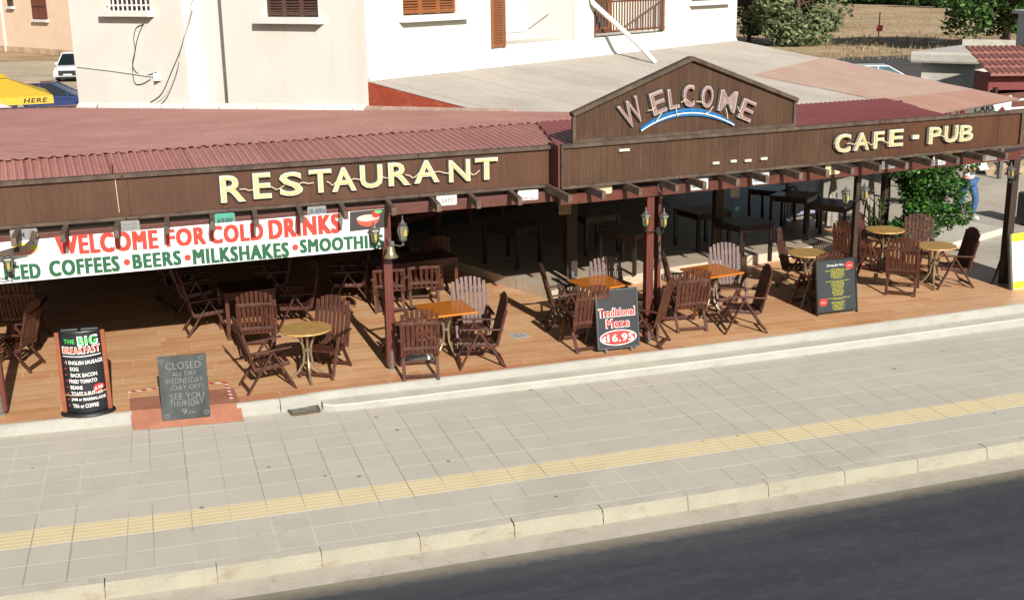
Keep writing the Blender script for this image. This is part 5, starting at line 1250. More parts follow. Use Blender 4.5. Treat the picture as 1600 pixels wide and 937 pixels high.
def chalk():
    root, fr, w, H, M = aboard('chalkboard', (254, 657), (329, 650), (249, 556), 'grey chalkboard saying closed all day Wednesday, leaning at the red ramp', SLATE, z=.15, lean=.14)
    o, X, Y, N = fr
    MB().box(X*w/2+Y*H/2, (w, .03, H), M).build('panel', SLATE, root, bevel=.004)
    nb = Vector((X.y, -X.x, 0)); bk = MB()
    for x in (.02, w-.02): bk.bar(X*x+Y*H*.96-N*.02, X*x-nb*.42, .03, .03)
    bk.build('rear_leg', mat('raw_wood', srgb(120, 84, 56), .7), root)
    Fr = (N*.016, X, Y, N); t = MB()
    for s, x, y, ww, hh in (('CLOSED', .16, .79, .72, .105), ('ALL DAY', .28, .68, .5, .07), ('WEDNESDAY', .12, .565, .78, .085), ('(DAY OFF)', .22, .44, .68, .10), ('SEE YOU', .2, .315, .7, .095), ('THURSDAY', .18, .205, .7, .095), ('9', .42, .08, .10, .085), ('AM', .54, .075, .15, .045)):
        add_text(t, s, Fr, x*w, y*H, ww*w, hh*H, .001, -.02, .001)
    for x, y in ((.1, .06), (.92, .08), (.07, .93), (.9, .94)):
        h = [(x*w+.002*16*math.sin(a)**3, y*H+.002*(13*math.cos(a)-5*math.cos(2*a)-2*math.cos(3*a)-math.cos(4*a))) for a in [i*math.pi/10 for i in range(21)]]
        t.tube([N*.017+X*p+Y*q for p, q in h], .003, 4)
    t.build('chalk_writing', CHALK, root)
chalk()
def breakfast():
    a, b = G(98, 652), G(176, 645); X = (b-a).normalized(); n = Vector((X.y, -X.x, 0)); w = .545
    pl = onplane(98, 518, a-n*.1, n); H = pl.z-ZT; c = (a+b)/2-n*.12
    root = empty('menu_stand', c, math.atan2(X.y, X.x), 'tall curved black stand listing The Big Breakfast for 4.95 euros', 'sign board')
    # local: x along, -y towards viewer
    def curve(s): return Vector(((s-.5)*w, -.13+.5*((s-.5)*1.1)**2*.9, 0))
    k = 16; z0, z1 = .05, H
    mb = MB()
    for i in range(k): p, q = curve(i/k), curve((i+1)/k); mb.quad(p+Vector((0, 0, z0)), q+Vector((0, 0, z0)), q+Vector((0, 0, z1)), p+Vector((0, 0, z1)))
    mb.build('front_panel', BLACK, root, smooth=True)
    mb = MB()
    for i in range(k): p, q = curve(i/k), curve((i+1)/k); f = lambda r, z: Vector((r.x, -r.y, z)); mb.quad(f(p, z0), f(q, z0), f(q, z1), f(p, z1))
    mb.build('rear_panel', BLACK, root, smooth=True)
    sd_ = MB()
    for s in (-1, 1): sd_.bar((s*(w/2+.004), -.04, z0), (s*(w/2+.004), -.04, z1), .05, .035, up=(0, 1, 0))
    sd_.build('side_strip', mat('orange_brown_strip', srgb(140, 74, 44), .5), root)
    MB().lathe([(.33, .0), (.34, .01), (.33, .035), (.3, .05), (0, .051)], n=40, sy=.62).build('base', BLKMET, root)
    MB().lathe([(.27, z1-.012), (.28, z1), (.27, z1+.012)], n=40, sy=.46).build('top_rim', BLKMET, root)
    MB().box((-.12, -.02, z1+.02), (.2, .02, .012)).box((.12, -.02, z1+.02), (.2, .02, .012)).build('top_rail', GREYMET, root)
    def wp(x, y):
        return x, y
    def line(txt, x, y, ww, hh, m, off=.03, name='lettering', lift=.003):
        fr = (Vector((0, 0, 0)), Vector((1, 0, 0)), Vector((0, 0, 1)), Vector((0, -1, 0)))
        mb = MB(); add_text(mb, txt, fr, (x-.5)*w, y*H, ww*w, hh*H, .001, off, 0)
        mb.v = [(vx, curve(vx/w+.5).y-lift+vy, vz) for vx, vy, vz in mb.v]; return mb.build(name, m, root)
    line('THE', .14, .872, .25, .05, LGREEN, .026); line('BIG', .45, .843, .44, .114, LWHITE, .06, 'letter_outline', .002); line('BIG', .475, .854, .39, .092, LGREEN, .03, lift=.0045)
    line('BREAKFAST', .08, .745, .84, .09, LWHITE, .05, 'letter_outline', .002); line('BREAKFAST', .095, .754, .81, .072, mat('salmon_print', srgb(232, 84, 58), .5), .02, lift=.0045)
    mb = MB().box((0, 0, .715*H), (.84*w, .002, .008)); 
    mb = MB()
    for i in range(12):
        p, q = curve(.08+.84*i/12), curve(.08+.84*(i+1)/12); mb.quad(p+Vector((0, -.003, .712*H)), q+Vector((0, -.003, .712*H)), q+Vector((0, -.003, .722*H)), p+Vector((0, -.003, .722*H)))
    mb.build('rule', LWHITE, root)
    for i, (s, x, ww) in enumerate((('1 ENGLISH SAUSAGE', .14, .80), ('EGG', .22, .19), ('BACK BACON', .22, .58), ('FRIED TOMATO', .17, .62), ('BEANS', .18, .28), ('TOAST & BUTTER', .18, .70), ('JAM or MARMALADE', .17, .76), ('TEA or COFFEE', .19, .58))):
        y = .62-i*.0745; line(s, x, y, ww, .046, LWHITE, .018)
        p = curve(.11); MB().prism([(p.x+.009*math.cos(a), .62*H-i*.0745*H+.022*H+.009*math.sin(a)) for a in [j*math.pi/6 for j in range(12)]], (0, p.y-.002, 0), (1, 0, 0), (0, 0, 1), (0, -1, 0), .002).build('bullet', REDP, root)
    p = curve(.78); MB().prism([(p.x+.085*math.cos(a)+.0, .325*H+.05*math.sin(a)+.03*math.cos(a)) for a in [j*math.pi/12 for j in range(24)]], (0, p.y-.016, 0), (1, 0, 0), (0, 0, 1), (0, -1, 0), .003).build('price_oval', REDP, root)
    fr = (Vector((0, p.y-.0195, 0)), Vector((1, 0, 0)), Vector((0, 0, 1)), Vector((0, -1, 0))); mb = MB(); add_text(mb, '£4.95', fr, p.x-.065, .305*H, .13, .04, .001, .04, 0, warp=lambda x, y: (x, y+(x-p.x)*.35)); mb.build('price', LWHITE, root)
    tb = MB().tube([curve(-.02+1.04*i/14)+Vector((0, -.012, .245*H+.03*i/14)) for i in range(15)], .006, 5); tb.build('cord', WIRE, root)
breakfast()
def kasign():
    a, b = G(1586, 443, ZT), G(1660, 432, ZT); root, fr, w, H, M = aboard('menu_board', (1580, 453), (1652, 442), (1563, 368), 'white board with yellow bands at the right edge of the terrace', BLACK)
    o, X, Y, N = fr; MB().box(X*w/2+Y*H/2, (w, .03, H), M).build('panel', VINYL, root)
    fm = MB()
    for x in (0, w): fm.box(X*x+Y*H/2-N*.004, (.05, .05, H), M)
    fm.build('frame', GREYMET, root)
    MB().box(X*w/2+Y*H*.93+N*.016, (w-.06, .004, H*.14), M).build('yellow_band', YELL, root); MB().box(X*w/2+Y*H*.075+N*.016, (w-.06, .004, H*.13), M).build('yellow_band', YELL, root)
    Fr = (N*.019, X, Y, N); t = MB(); add_text(t, 'KA', Fr, .30*w, .035*H, .18*w, .075*H, .001, .04); t.build('lettering', BACK, root)
    t = MB(); add_text(t, 'o', Fr, .36*w, .74*H, .05*w, .04*H, .001, .02); t.build('mark', PL_R, root)
    nb = Vector((X.y, -X.x, 0)); bk = MB()
    for x in (.01, w-.01): bk.bar(X*x+Y*H*.98, X*x-nb*.45, .03, .03)
    bk.build('rear_leg', BLKMET, root)
kasign()
# drain cover, floor sticker, warning tape
def drain():
    P = [pav(*q) for q in ((.64, -2.40), (1.0, -2.42), (1.0, -2.64), (.60, -2.64))]; up = Vector((0, 0, .02)); c = sum(P, Vector())/4
    root = empty('drain_cover', c, 0, 'rusty grey drain cover set against the terrace edge', 'drain cover'); P = [p-c for p in P]
    MB().quad(*[p+up for p in P]).build('cover', mat('drain_slab', srgb(126, 122, 110), .8, .2, 20, bump=.4), root)
    fm = MB()
    for a, b in zip(P, P[1:]+P[:1]): fm.bar(a+up*.5, b+up*.5, .03, .03)
    fm.build('frame', mat('drain_frame', srgb(92, 78, 60), .8), root)
drain()
def sticker():
    p = G(811, 524, ZT+.004); root = empty('floor_sticker', p, .12, 'small white sticker on the orange floor left of the price sign', 'sticker')
    MB().box((0, 0, .0), (.26, .24, .003)).build('sheet', PL_W, root); t = MB(); fr = (Vector((0, 0, .0025)), Vector((1, 0, 0)), Vector((0, 1, 0)), Vector((0, 0, 1)))
    scribble(t, fr, -.08, .04, .15, .04, .0008, 1); scribble(t, fr, -.09, -.03, .17, .04, .0008, 2); scribble(t, fr, -.08, -.09, .15, .03, .0008, 3); t.build('lettering', BACK, root)
sticker()
def tape():
    b = NB('striped_tape', .5); tc = b.n('TexCoord'); s = b.n('SeparateXYZ'); b.L.new(tc.outputs['Object'], s.inputs[0])
    f = b.math('FRACT', b.math('MULTIPLY', b.math('ADD', s.outputs[0], s.outputs[1]), 7)); b.color(b.mix(b.math('GREATER_THAN', f, .5), srgb(226, 220, 210), srgb(200, 40, 40)))
    z = ZT+.012; P = [G(200, 612, z), G(246, 606, z), G(300, 600, z), G(353, 597, z), G(362, 622, z)]
    mb = MB()
    for p, q in zip(P, P[1:]): mb.bar(p, q, .045, .003)
    tag(mb.build('warning_tape', b.m), 'red and white striped tape on the floor behind the chalkboard', 'tape')
tape()

# ------------------------------------------------------------------ foliage
def leaves(mb, c, r, n, size, rnd, flat=.5, hole=0.0):
    "leaf-sized quads through a lumpy ellipsoid volume"
    c = Vector(c)
    for _ in range(n):
        d = Vector((rnd.gauss(0, 1), rnd.gauss(0, 1), rnd.gauss(0, 1))).normalized(); k = rnd.uniform(.35, 1)**.5
        p = c+Vector((d.x*r[0], d.y*r[1], d.z*r[2]))*k
        s = size*rnd.uniform(.6, 1.3); x = Vector((rnd.gauss(0, 1), rnd.gauss(0, 1), rnd.gauss(0, .6))).normalized(); y = x.cross(Vector((rnd.gauss(0, 1), rnd.gauss(0, 1), rnd.gauss(0, 1)))).normalized()
        mb.quad(p-x*s, p-y*s*.45, p+x*s, p+y*s*.45)
def tree(name, base, h, crown, nclump, nleaf, size, m, label, cat, group=None, trunk=.2, seed=1, low=.25, barkc=(84, 68, 54)):
    rnd = random.Random(seed); root = empty(name, base, 0, label, cat, group)
    bark = mat('bark_%d' % barkc[0], srgb(*barkc), .9, .2, 8)
    t = MB().tube([(0, 0, -.1), (.05*h*.1, 0, h*.2), (.0, .03*h*.3, h*.45), (.02*h, 0, h*.75)], [trunk, trunk*.8, trunk*.6, trunk*.25], 8)
    cr = MB()
    for i in range(nclump):
        a = rnd.uniform(0, 2*math.pi); q = rnd.uniform(.15, 1)**.5; z = rnd.uniform(low, 1)
        c = Vector((math.cos(a)*q*crown[0]*math.sin(math.pi*min(.95, max(.12, z*.9))), math.sin(a)*q*crown[1]*math.sin(math.pi*min(.95, max(.12, z*.9))), z*h))
        rr = rnd.uniform(.22, .42)*min(crown); leaves(cr, c, (rr*1.2, rr*1.2, rr*.85), nleaf//nclump, size, rnd)
        if i % 2 == 0: t.tube([(0, 0, h*rnd.uniform(.2, .5)), c*.55+Vector((0, 0, h*.12)), c], [trunk*.4, trunk*.25, trunk*.08], 5)
    t.build('trunk', bark, root); cr.build('crown', m, root); return root
OLIVE = m_leaf('olive_leaf', srgb(74, 86, 58), srgb(128, 140, 98)); DARKL = m_leaf('dark_leaf', srgb(36, 60, 28), srgb(84, 116, 52)); FICUS = m_leaf('ficus_leaf', srgb(22, 46, 20), srgb(76, 122, 48), .4); DRYL = m_leaf('dry_leaf', srgb(122, 106, 78), srgb(160, 142, 110))
def gz(u, v, z=0): return G(u, v, z)
p = gz(1245, 72); tree('olive_tree', p, 8.5, (4.6, 4), 44, 11000, .24, OLIVE, 'big grey-green olive bush beyond the lean-to roof', 'tree', seed=3, low=.1, trunk=.25)
p = gz(1170, 68); tree('olive_tree', p, 8.0, (3.2, 2.6), 26, 6000, .24, OLIVE, 'narrower olive bush directly at the corner of the cream building', 'tree', seed=4, low=.08)
p = gz(1570, 76); tree('broadleaf_tree', p, 10, (7.2, 5), 56, 15000, .26, DARKL, 'large dark green tree overhanging the field on the right', 'tree', seed=8, low=.2, trunk=.35)
p = gz(1480, 13); tree('broadleaf_tree', p, 7, (4, 4), 16, 2400, .5, DARKL, 'distant dark tree behind the field', 'tree', seed=9, low=.05)
# far hedge: reads as one mass
rnd = random.Random(5); hb = MB()
for i in range(60):
    q = lerp(gz(1275, 5), gz(1610, 14), i/59); hgt_ = rnd.uniform(2.2, 5.0); leaves(hb, (q.x, q.y, hgt_*.45), (3.2, 2, hgt_*.6), 150, .55, rnd)
tag(hb.build('hedgerow', DARKL), 'dark hedgerow along the far edge of the field', 'hedge', kind='stuff')
# dry grass tufts
gb = MB()
for i in range(1500):
    u = rnd.uniform(1290, 1600); v = rnd.uniform(14, 95); q = gz(u, v); s = rnd.uniform(.15, .5)
    for k in range(3):
        a = rnd.uniform(0, 6.28); d = Vector((math.cos(a), math.sin(a), 0))*s*.3; gb.quad(q-d*.3, q+d*.3, q+d+Vector((0, 0, s)))
tag(gb.build('dry_grass', DRYL), 'tufts of dry straw-coloured grass on the field', 'grass', kind='stuff')
def bush():
    p = G(1428, 385, .1); root = empty('ficus_bush', (p.x, p.y, .1), 0, 'glossy green bush at the end of the terrace behind the chairs', 'bush'); rnd = random.Random(12)
    cr = MB()
    for i in range(40):
        a = rnd.uniform(0, 6.28); z = rnd.uniform(.35, 2.7); q = rnd.uniform(.2, 1)*(.62 if z < .9 else .75)
        leaves(cr, (math.cos(a)*q*.85, math.sin(a)*q*.7, z), (.30, .30, .28), 330, .052, rnd)
    for i in range(16):
        leaves(cr, (rnd.uniform(.2, .95), rnd.uniform(-.5, .2), rnd.uniform(.3, 2.2)), (.24, .22, .24), 170, .05, rnd)
    cr.build('foliage', FICUS, root)
    t = MB().tube([(0, 0, 0), (.02, .02, .5), (-.03, 0, 1.2), (0, 0, 2)], [.05, .045, .035, .02], 7)
    for k in range(7):
        a = k*.9; t.tube([(0, 0, .35+k*.15), (.3*math.cos(a), .3*math.sin(a), .8+k*.15), (.55*math.cos(a), .5*math.sin(a), 1.1+k*.2)], [.025, .015, .006], 5)
    t.build('stem', mat('bush_stem', srgb(86, 70, 52), .9), root)
    MB().lathe([(.22, 0), (.27, .3), (.29, .34), (.26, .34), (.24, .3), (0, .29)], n=20).build('pot', mat('dark_pot', srgb(70, 58, 50), .7), root)
bush()
def trunk_post():
    p = G(1378, 365, .3); o = MB().tube([(0, 0, 0), (.02, 0, 1), (-.01, 0, 2.4)], [.11, .10, .09], 10).build('timber_post', DARKP); o.location = (p.x, p.y, .1); tag(o, 'thick dark round post left of the green bush', 'post')
    # thin leafy climber beside it
    q = G(1372, 375, .2); root = empty('climbing_plant', (q.x, q.y, .15), 0, 'sparse spiky plant at the foot of the thick dark post', 'plant'); rnd = random.Random(4); mb = MB()
    for i in range(60):
        a = rnd.uniform(0, 6.28); l = rnd.uniform(.3, .7); z = rnd.uniform(.1, .9); d = Vector((math.cos(a), math.sin(a), 0)); n = Vector((-d.y, d.x, 0))*.018
        b = Vector((0, 0, z)); mb.quad(b-n, b+n, b+d*l*.5+Vector((0, 0, l*.35))+n*.6, b+d*l*.5+Vector((0, 0, l*.35))-n*.6).quad(b+d*l*.5+Vector((0, 0, l*.35))-n*.6, b+d*l*.5+Vector((0, 0, l*.35))+n*.6, b+d*l+Vector((0, 0, l*.2)))
    mb.build('leaf', DARKL, root); MB().tube([(0, 0, 0), (0, 0, .9)], [.03, .015], 6).build('stem', mat('bush_stem', 0), root)
trunk_post()
def curtain(u, v, label, h=2.15):
    p = G(u, v, ZR-.1); mb = MB(); n = 28; prof = [(0, .14), (.25, .13), (.6, .10), (1.0, .055), (1.12, .05), (1.3, .075), (1.7, .15), (h, .19)]
    for k, (z, r) in enumerate(prof):
        for j in range(n):
            a = 2*math.pi*j/n; rr = r*(1+.18*math.cos(7*a)); mb.v.append((p.x+rr*math.cos(a), p.y+rr*.6*math.sin(a), ZR-.1+z))
    for k in range(len(prof)-1):
        for j in range(n): mb.f.append((k*n+j, k*n+(j+1) % n, (k+1)*n+(j+1) % n, (k+1)*n+j))
    tag(mb.build('tied_curtain', mat('grey_curtain', srgb(150, 142, 130), .9, .1, 5), smooth=True), label, 'curtain', 'tied curtains at the open end')
curtain(1357, 360, 'grey curtain tied in the middle, left of the thick dark post'); curtain(1299, 352, 'grey curtain tied in the middle, behind the dark table near the thin post'); curtain(1252, 345, 'grey curtain tied in the middle, beside the bluish screen')

# ------------------------------------------------------------------ person walking in the side street
def skin_body(name, verts, edges, radii, material, parent, sub=2):
    me = bpy.data.meshes.new(name); me.from_pydata([Vector(v) for v in verts], edges, []); o = bpy.data.objects.new(name, me); COL.objects.link(o)
    o.modifiers.new('s', 'SKIN'); sl = me.skin_vertices[0] if me.skin_vertices else None
    if sl is None: sl = me.attributes.new('skin', 'FLOAT', 'POINT')
    for i, r in enumerate(radii): sl.data[i].radius = (r, r) if not isinstance(r, tuple) else r
    sl.data[0].use_root = True
    ss = o.modifiers.new('u', 'SUBSURF'); ss.levels = ss.render_levels = sub
    dg = bpy.context.evaluated_depsgraph_get(); m2 = bpy.data.meshes.new_from_object(o.evaluated_get(dg)); bpy.data.objects.remove(o)
    for p in m2.polygons: p.use_smooth = True
    m2.materials.clear(); m2.materials.append(material); o = bpy.data.objects.new(name, m2); COL.objects.link(o); o.parent = parent; return o
def person():
    p = G(1508, 342, .02); root = empty('person', p, R(12), 'person in white T-shirt and blue jeans walking in the side street holding a paper', 'person')
    SK = mat('skin', srgb(176, 122, 92), .55, .06, 5); JE = mat('jeans', srgb(58, 92, 136), .8, .15, 12); TS_ = mat('white_tshirt', srgb(222, 222, 222), .85, .04, 6); HA = mat('hair', srgb(52, 40, 32), .8); SH = mat('white_shoe', srgb(216, 216, 214), .6)
    # walks towards the camera (-Y); legs in stride
    V = [(0, 0, .93), (0, 0, 1.12), (0, 0, 1.32), (0, 0, 1.44), (0, -.01, 1.52), (0, -.02, 1.60), (0, -.02, 1.70),   # 0-6 spine, head
         (.10, 0, .88), (.11, -.16, .50), (.11, -.10, .09), (.11, -.24, .03),      # 7-10 right leg
         (-.10, 0, .88), (-.11, .06, .48), (-.12, .28, .14), (-.12, .20, .05),     # 11-14 left leg
         (.18, 0, 1.40), (.25, -.03, 1.15), (.19, -.24, 1.20), (.14, -.30, 1.24),   # 15-18
         (-.18, 0, 1.40), (-.25, -.03, 1.15), (-.19, -.24, 1.20), (-.14, -.30, 1.24)]
    E = [(0, 1), (1, 2), (2, 3), (3, 4), (4, 5), (5, 6), (0, 7), (7, 8), (8, 9), (9, 10), (0, 11), (11, 12), (12, 13), (13, 14), (3, 15), (15, 16), (16, 17), (17, 18), (3, 19), (19, 20), (20, 21), (21, 22)]
    Rr = [(.15, .11), (.14, .10), (.15, .10), (.11, .08), .05, (.08, .095), (.075, .09), .095, .062, .042, .04, .095, .062, .042, .04, .058, .042, .034, .03, .058, .042, .034, .03]
    body = skin_body('body', V, E, Rr, SK, root)
    # fingers curled round the paper
    for s in (1, -1):
        h = Vector((s*.13, -.315, 1.245))
        for k in range(4):
            q = h+Vector((-s*.005*k, -.01, .03-.02*k)); MB().tube([q, q+Vector((-s*.03, -.03, 0)), q+Vector((-s*.055, -.02, 0)), q+Vector((-s*.06+s*.004*k, .0, 0))], [.010, .009, .008, .007], 6).build('finger', SK, root, smooth=True)
        MB().tube([h+Vector((0, .0, .02)), h+Vector((-s*.02, -.01, .05)), h+Vector((-s*.04, -.02, .055))], [.011, .010, .008], 6).build('thumb', SK, root, smooth=True)
    g = lambda r, k: tuple(x+k for x in r) if isinstance(r, tuple) else r+k
    vi = [0, 1, 2, 3, 15, 16, 19, 20]; VV = [V[i] for i in vi]; VV[0] = (0, 0, .90); VV[5] = lerp(Vector(V[15]), Vector(V[16]), .75); VV[7] = lerp(Vector(V[19]), Vector(V[20]), .75)
    skin_body('tshirt', VV, [(0, 1), (1, 2), (2, 3), (3, 4), (4, 5), (3, 6), (6, 7)], [(.175, .135), (.165, .125), (.17, .12), (.125, .095), .08, .07, .08, .07], TS_, root)
    vi = [0, 7, 8, 9, 11, 12, 13]; VV = [Vector(V[i]) for i in vi]; VV[0] = Vector((0, 0, .95)); VV[3].z += .02
    skin_body('jeans', VV, [(0, 1), (1, 2), (2, 3), (0, 4), (4, 5), (5, 6)], [(.165, .125), .115, .082, .066, .115, .082, .066], JE, root)
    for a, ang in (((.11, -.17, .055), 0), ((-.12, .25, .09), .5)):
        m = MB().lathe([(.0, -.045), (.045, -.045), (.05, -.02), (.046, .01), (.03, .04), (0, .045)], n=16, sy=2.6); o = m.build('shoe', SH, root, smooth=True); o.location = a; o.rotation_euler.x = ang
    # face and hair
    hd = Vector((0, -.02, 1.65))
    for s in (-1, 1):
        MB().lathe([(0, -.009), (.009, -.004), (.009, .004), (0, .009)], n=10).build('eye', BLACK, root).location = hd+Vector((s*.032, -.088, .0))
        MB().lathe([(0, -.03), (.014, -.015), (.014, .015), (0, .03)], n=10, sy=.6).build('ear', SK, root).location = hd+Vector((s*.082, .01, -.01))
    MB().tube([(0, -.088, 1.655), (0, -.112, 1.625), (0, -.092, 1.615)], [.008, .013, .01], 8).build('nose', SK, root, smooth=True)
    MB().tube([(-.025, -.086, 1.585), (0, -.095, 1.583), (.025, -.086, 1.585)], .006, 6).build('mouth', mat('lips', srgb(140, 80, 70), .5), root)
    hm = MB().lathe([(.092, -.03), (.1, .02), (.095, .07), (.06, .115), (0, .125)], n=20, sy=1.1); o = hm.build('hair', HA, root, smooth=True); o.location = hd+Vector((0, .018, .01))
    pp = tag(MB().box((0, 0, 0), (.30, .008, .22)).build('paper', PL_W), 'white sheet held by the walking person', 'paper'); pp.matrix_world = Matrix.Translation(p) @ Matrix.Rotation(R(12), 4, 'Z') @ Matrix.Translation((0, -.36, 1.29)) @ Matrix.Rotation(R(-35), 4, 'X')
person()

# ------------------------------------------------------------------ right-hand background
def shed():
    a, b, c = G(1482, 168, 0), G(1562, 185, 0), None
    a = Vector((33.2, 32.0, 0)); 
    A = onplane(1482, 112, a, Vector((0, 0, 1))) if False else a
    fl = G(1437, 150, 0); X = Vector((.52, -.854, 0)); Yd = Vector((.37, .93, 0))
    root = empty('flat_roofed_shed', fl, math.atan2(X.y, X.x), 'low whitewashed shed with a thick flat roof edge beyond the lean-to', 'shed')
    # local frame: x along the front, y back; scale from pixels at this distance
    def hz(u, v): d = ray(u, v); h = (fl-CAM).xy.length; return CAM.z+d.z/math.hypot(d.x, d.y)*h
    zt = hz(1440, 98); zr = hz(1430, 80)
    ow = m_concrete('old_whitewash', srgb(186, 180, 164), srgb(208, 203, 190), 1.2, srgb(140, 130, 112))
    MB().box((1.25, 3, zt/2), (2.5, 6, zt)).build('wall', ow, root)
    MB().box((1.3, 2.9, zt+(zr-zt)*.5), (3.5, 6.9, (zr-zt))).build('roof', ow, root, bevel=.12)
    MB().box((1.3, 6.1, zr+.12), (3.4, .3, .3)).build('parapet', ow, root)
    return root
shed()
def kiosk():
    fl = G(1582, 198, 0); X = Vector((.93, -.37, 0)); root = empty('tiled_kiosk', fl, math.atan2(X.y, X.x), 'small kiosk with a red clay tile roof and dark serving window', 'kiosk')
    h = (fl-CAM).xy.length; hz = lambda u, v: CAM.z+ray(u, v).z/math.hypot(ray(u, v).x, ray(u, v).y)*h
    z1 = hz(1555, 118); z2 = hz(1570, 82); W_ = 3.0
    ow = m_concrete('kiosk_white', srgb(196, 192, 182), srgb(214, 210, 200), 1.2)
    MB().box((2.9, 1.7, 1.5), (1.0, 3.2, 3.0)).build('wall', ow, root)
    MB().box((.75, 1.2, .5), (3.2, 1.6, 1.0)).build('counter', ow, root)
    MB().box((.6, 1.9, z1/2), (2.6, .1, z1)).build('opening', mat('kiosk_dark', srgb(40, 34, 32), .7), root)
    MB().box((.75, .45, z1-.28), (3.3, .08, .55)).box((-.85, 1.3, z1-.5), (.08, 1.8, 1.1)).build('valance', mat('kiosk_red', srgb(112, 44, 42), .7), root)
    # barrel tile roof, sloping to the front
    mb = MB(); nt_, rows = 16, 4
    for r in range(rows):
        y0 = -.1+r*.85; y1 = y0+.95; za = z1+(z2-z1)*r/rows; zb = z1+(z2-z1)*(r+1)/rows
        for i in range(nt_*4):
            f = lambda q: -1.0+q*3.5/(nt_*4); b = lambda q: .06*abs(math.sin(q*math.pi/4))
            mb.quad((f(i), y0, za+.07+b(i)), (f(i+1), y0, za+.07+b(i+1)), (f(i+1), y1, zb+.03+b(i+1)), (f(i), y1, zb+.03+b(i)))
            mb.quad((f(i), y0, za), (f(i+1), y0, za), (f(i+1), y0, za+.07+b(i+1)), (f(i), y0, za+.07+b(i)))
    mb.build('roof', mat('clay_tile', srgb(146, 94, 82), .8, .18, 4, bump=.2), root)
kiosk()
def pillar_house():
    fl = G(1590, 190, 0); h = (fl-CAM).xy.length; X = Vector((.93, -.37, 0)); o = empty('white_house', fl+X*.5, math.atan2(X.y, X.x), 'white rendered house wall with a window at the right edge behind the kiosk', 'house')
    ow = m_concrete('house_white', srgb(196, 194, 190), srgb(214, 212, 208), 1.0)
    MB().box((2.5, 2.2, 2.0), (4.2, 3, 4.0)).build('wall', ow, o); MB().box((2.5, 2.2, 4.05), (4.6, 3.4, .14)).build('roof_slab', ow, o); MB().box((1.6, .69, 3.55), (1.4, .04, .5)).build('window', GLASS, o)
pillar_house()
def hire_sign():
    # billboard under the eave of the lean-to
    a, b = G(1448, 215, .0), G(1585, 196, .0); a = Vector((19.2, 13.4, 0)); b = Vector((23.9, 15.6, 0))
    P = lambda u, v: online(u, v, a, b)
    A, B = P(1466, 200), P(1575, 190); X = (B-A); X.z = 0; w = X.length; fr0 = frame3((0, 0, 0), X); top = P(1500, 162).z; bot = top-1.1
    root = empty('hire_sign', (A.x, A.y, bot), 0, 'white hire sign with red and black words under the pink eave', 'sign'); o, X, Y, N = fr0
    MB().prism([(0, 0), (w, 0), (w, top-bot), (0, top-bot)], (0, 0, 0), X, Y, N, .05).build('panel', VINYL, root)
    for x in (.1, w-.1): MB().bar(X*x-N*.06, X*x-N*.06-Vector((0, 0, bot)), .1, .1).build('leg', GREYMET, root)
    fr = (N*.052, X, Y, N); L = lambda u, v: ((P(u, v)-root.location).dot(X), (P(u, v)-root.location).z)
    def wd(t, u0, v0, u1, v1, m):
        x0, y0 = L(u0, v1); x1, y1 = L(u1, v1); _, y2 = L(u0, v0); k = MB(); add_text(k, t, fr, x0, y0, x1-x0, y2-y0, .004, .06); k.build('lettering', m, root)
    wd('FOR', 1470, 171, 1506, 188, REDP); wd('CARS', 1519, 166, 1549, 178, BACK); wd('ATV', 1519, 180, 1540, 188, BACK)
    x0, y0 = L(1560, 178); k = MB().prism([(x0-.3, y0-.1), (x0-.1, y0-.18), (x0+.3, y0-.12), (x0+.32, y0+.05), (x0+.1, y0+.2), (x0-.12, y0+.12)], N*.052, X, Y, N, .004); k.build('picture', mat('quad_print', srgb(110, 40, 44), .6), root)
hire_sign()
def slat_fence():
    a, b = Vector((19.8, 11.4, 0)), Vector((34, 16.5, 0)); a = G(1545, 262, .1); b = a+Vector((9.0, 1.2, 0)); X = (b-a); L = X.length; fr = frame3((0, 0, 0), X); o, X, Y, N = fr; M = Matrix((X, -N, Y)).transposed()
    root = empty('slat_fence', a, 0, 'brown horizontal slat fence above the stony bank at the right edge', 'fence')
    s = MB()
    for i in range(8): s.box(X*L/2+Y*(.35+i*.24), (L, .04, .17), M)
    s.build('slats', mat('fence_brown', srgb(96, 56, 42), .7, .15, 6), root)
    for x in (.05, L*.25, L*.5, L*.75, L-.05): MB().box(X*x+Y*1.15-N*.06, (.1, .1, 2.3), M).build('post', DARKP, root)
    rnd = random.Random(2); bk = MB()
    for i in range(70):
        q = a+X*rnd.uniform(-.5, L)+N*rnd.uniform(.1, .9); r = rnd.uniform(.08, .25); t = Matrix.Rotation(rnd.uniform(0, 3), 3, 'X') @ Matrix.Rotation(rnd.uniform(0, 3), 3, 'Z'); bk.box((q.x, q.y, r*.5), (r*2, r*1.4, r), t)
    tag(bk.build('rubble', mat('rubble_stone', srgb(168, 148, 120), .9, .2, 3)), 'bank of pale rubble and dry weeds below the slat fence', 'rubble', kind='stuff')
slat_fence()
def grey_planter():
    p = G(1604, 350, .05); root = empty('planter', p, 0, 'dark grey planter box at the right edge of the frame', 'planter')
    MB().box((.2, 0, .35), (.6, .5, .7)).build('box', mat('planter_grey', srgb(74, 74, 72), .7), root, bevel=.02); MB().box((.2, 0, .71), (.54, .44, .02)).build('soil', BACK_E, root)
grey_planter()
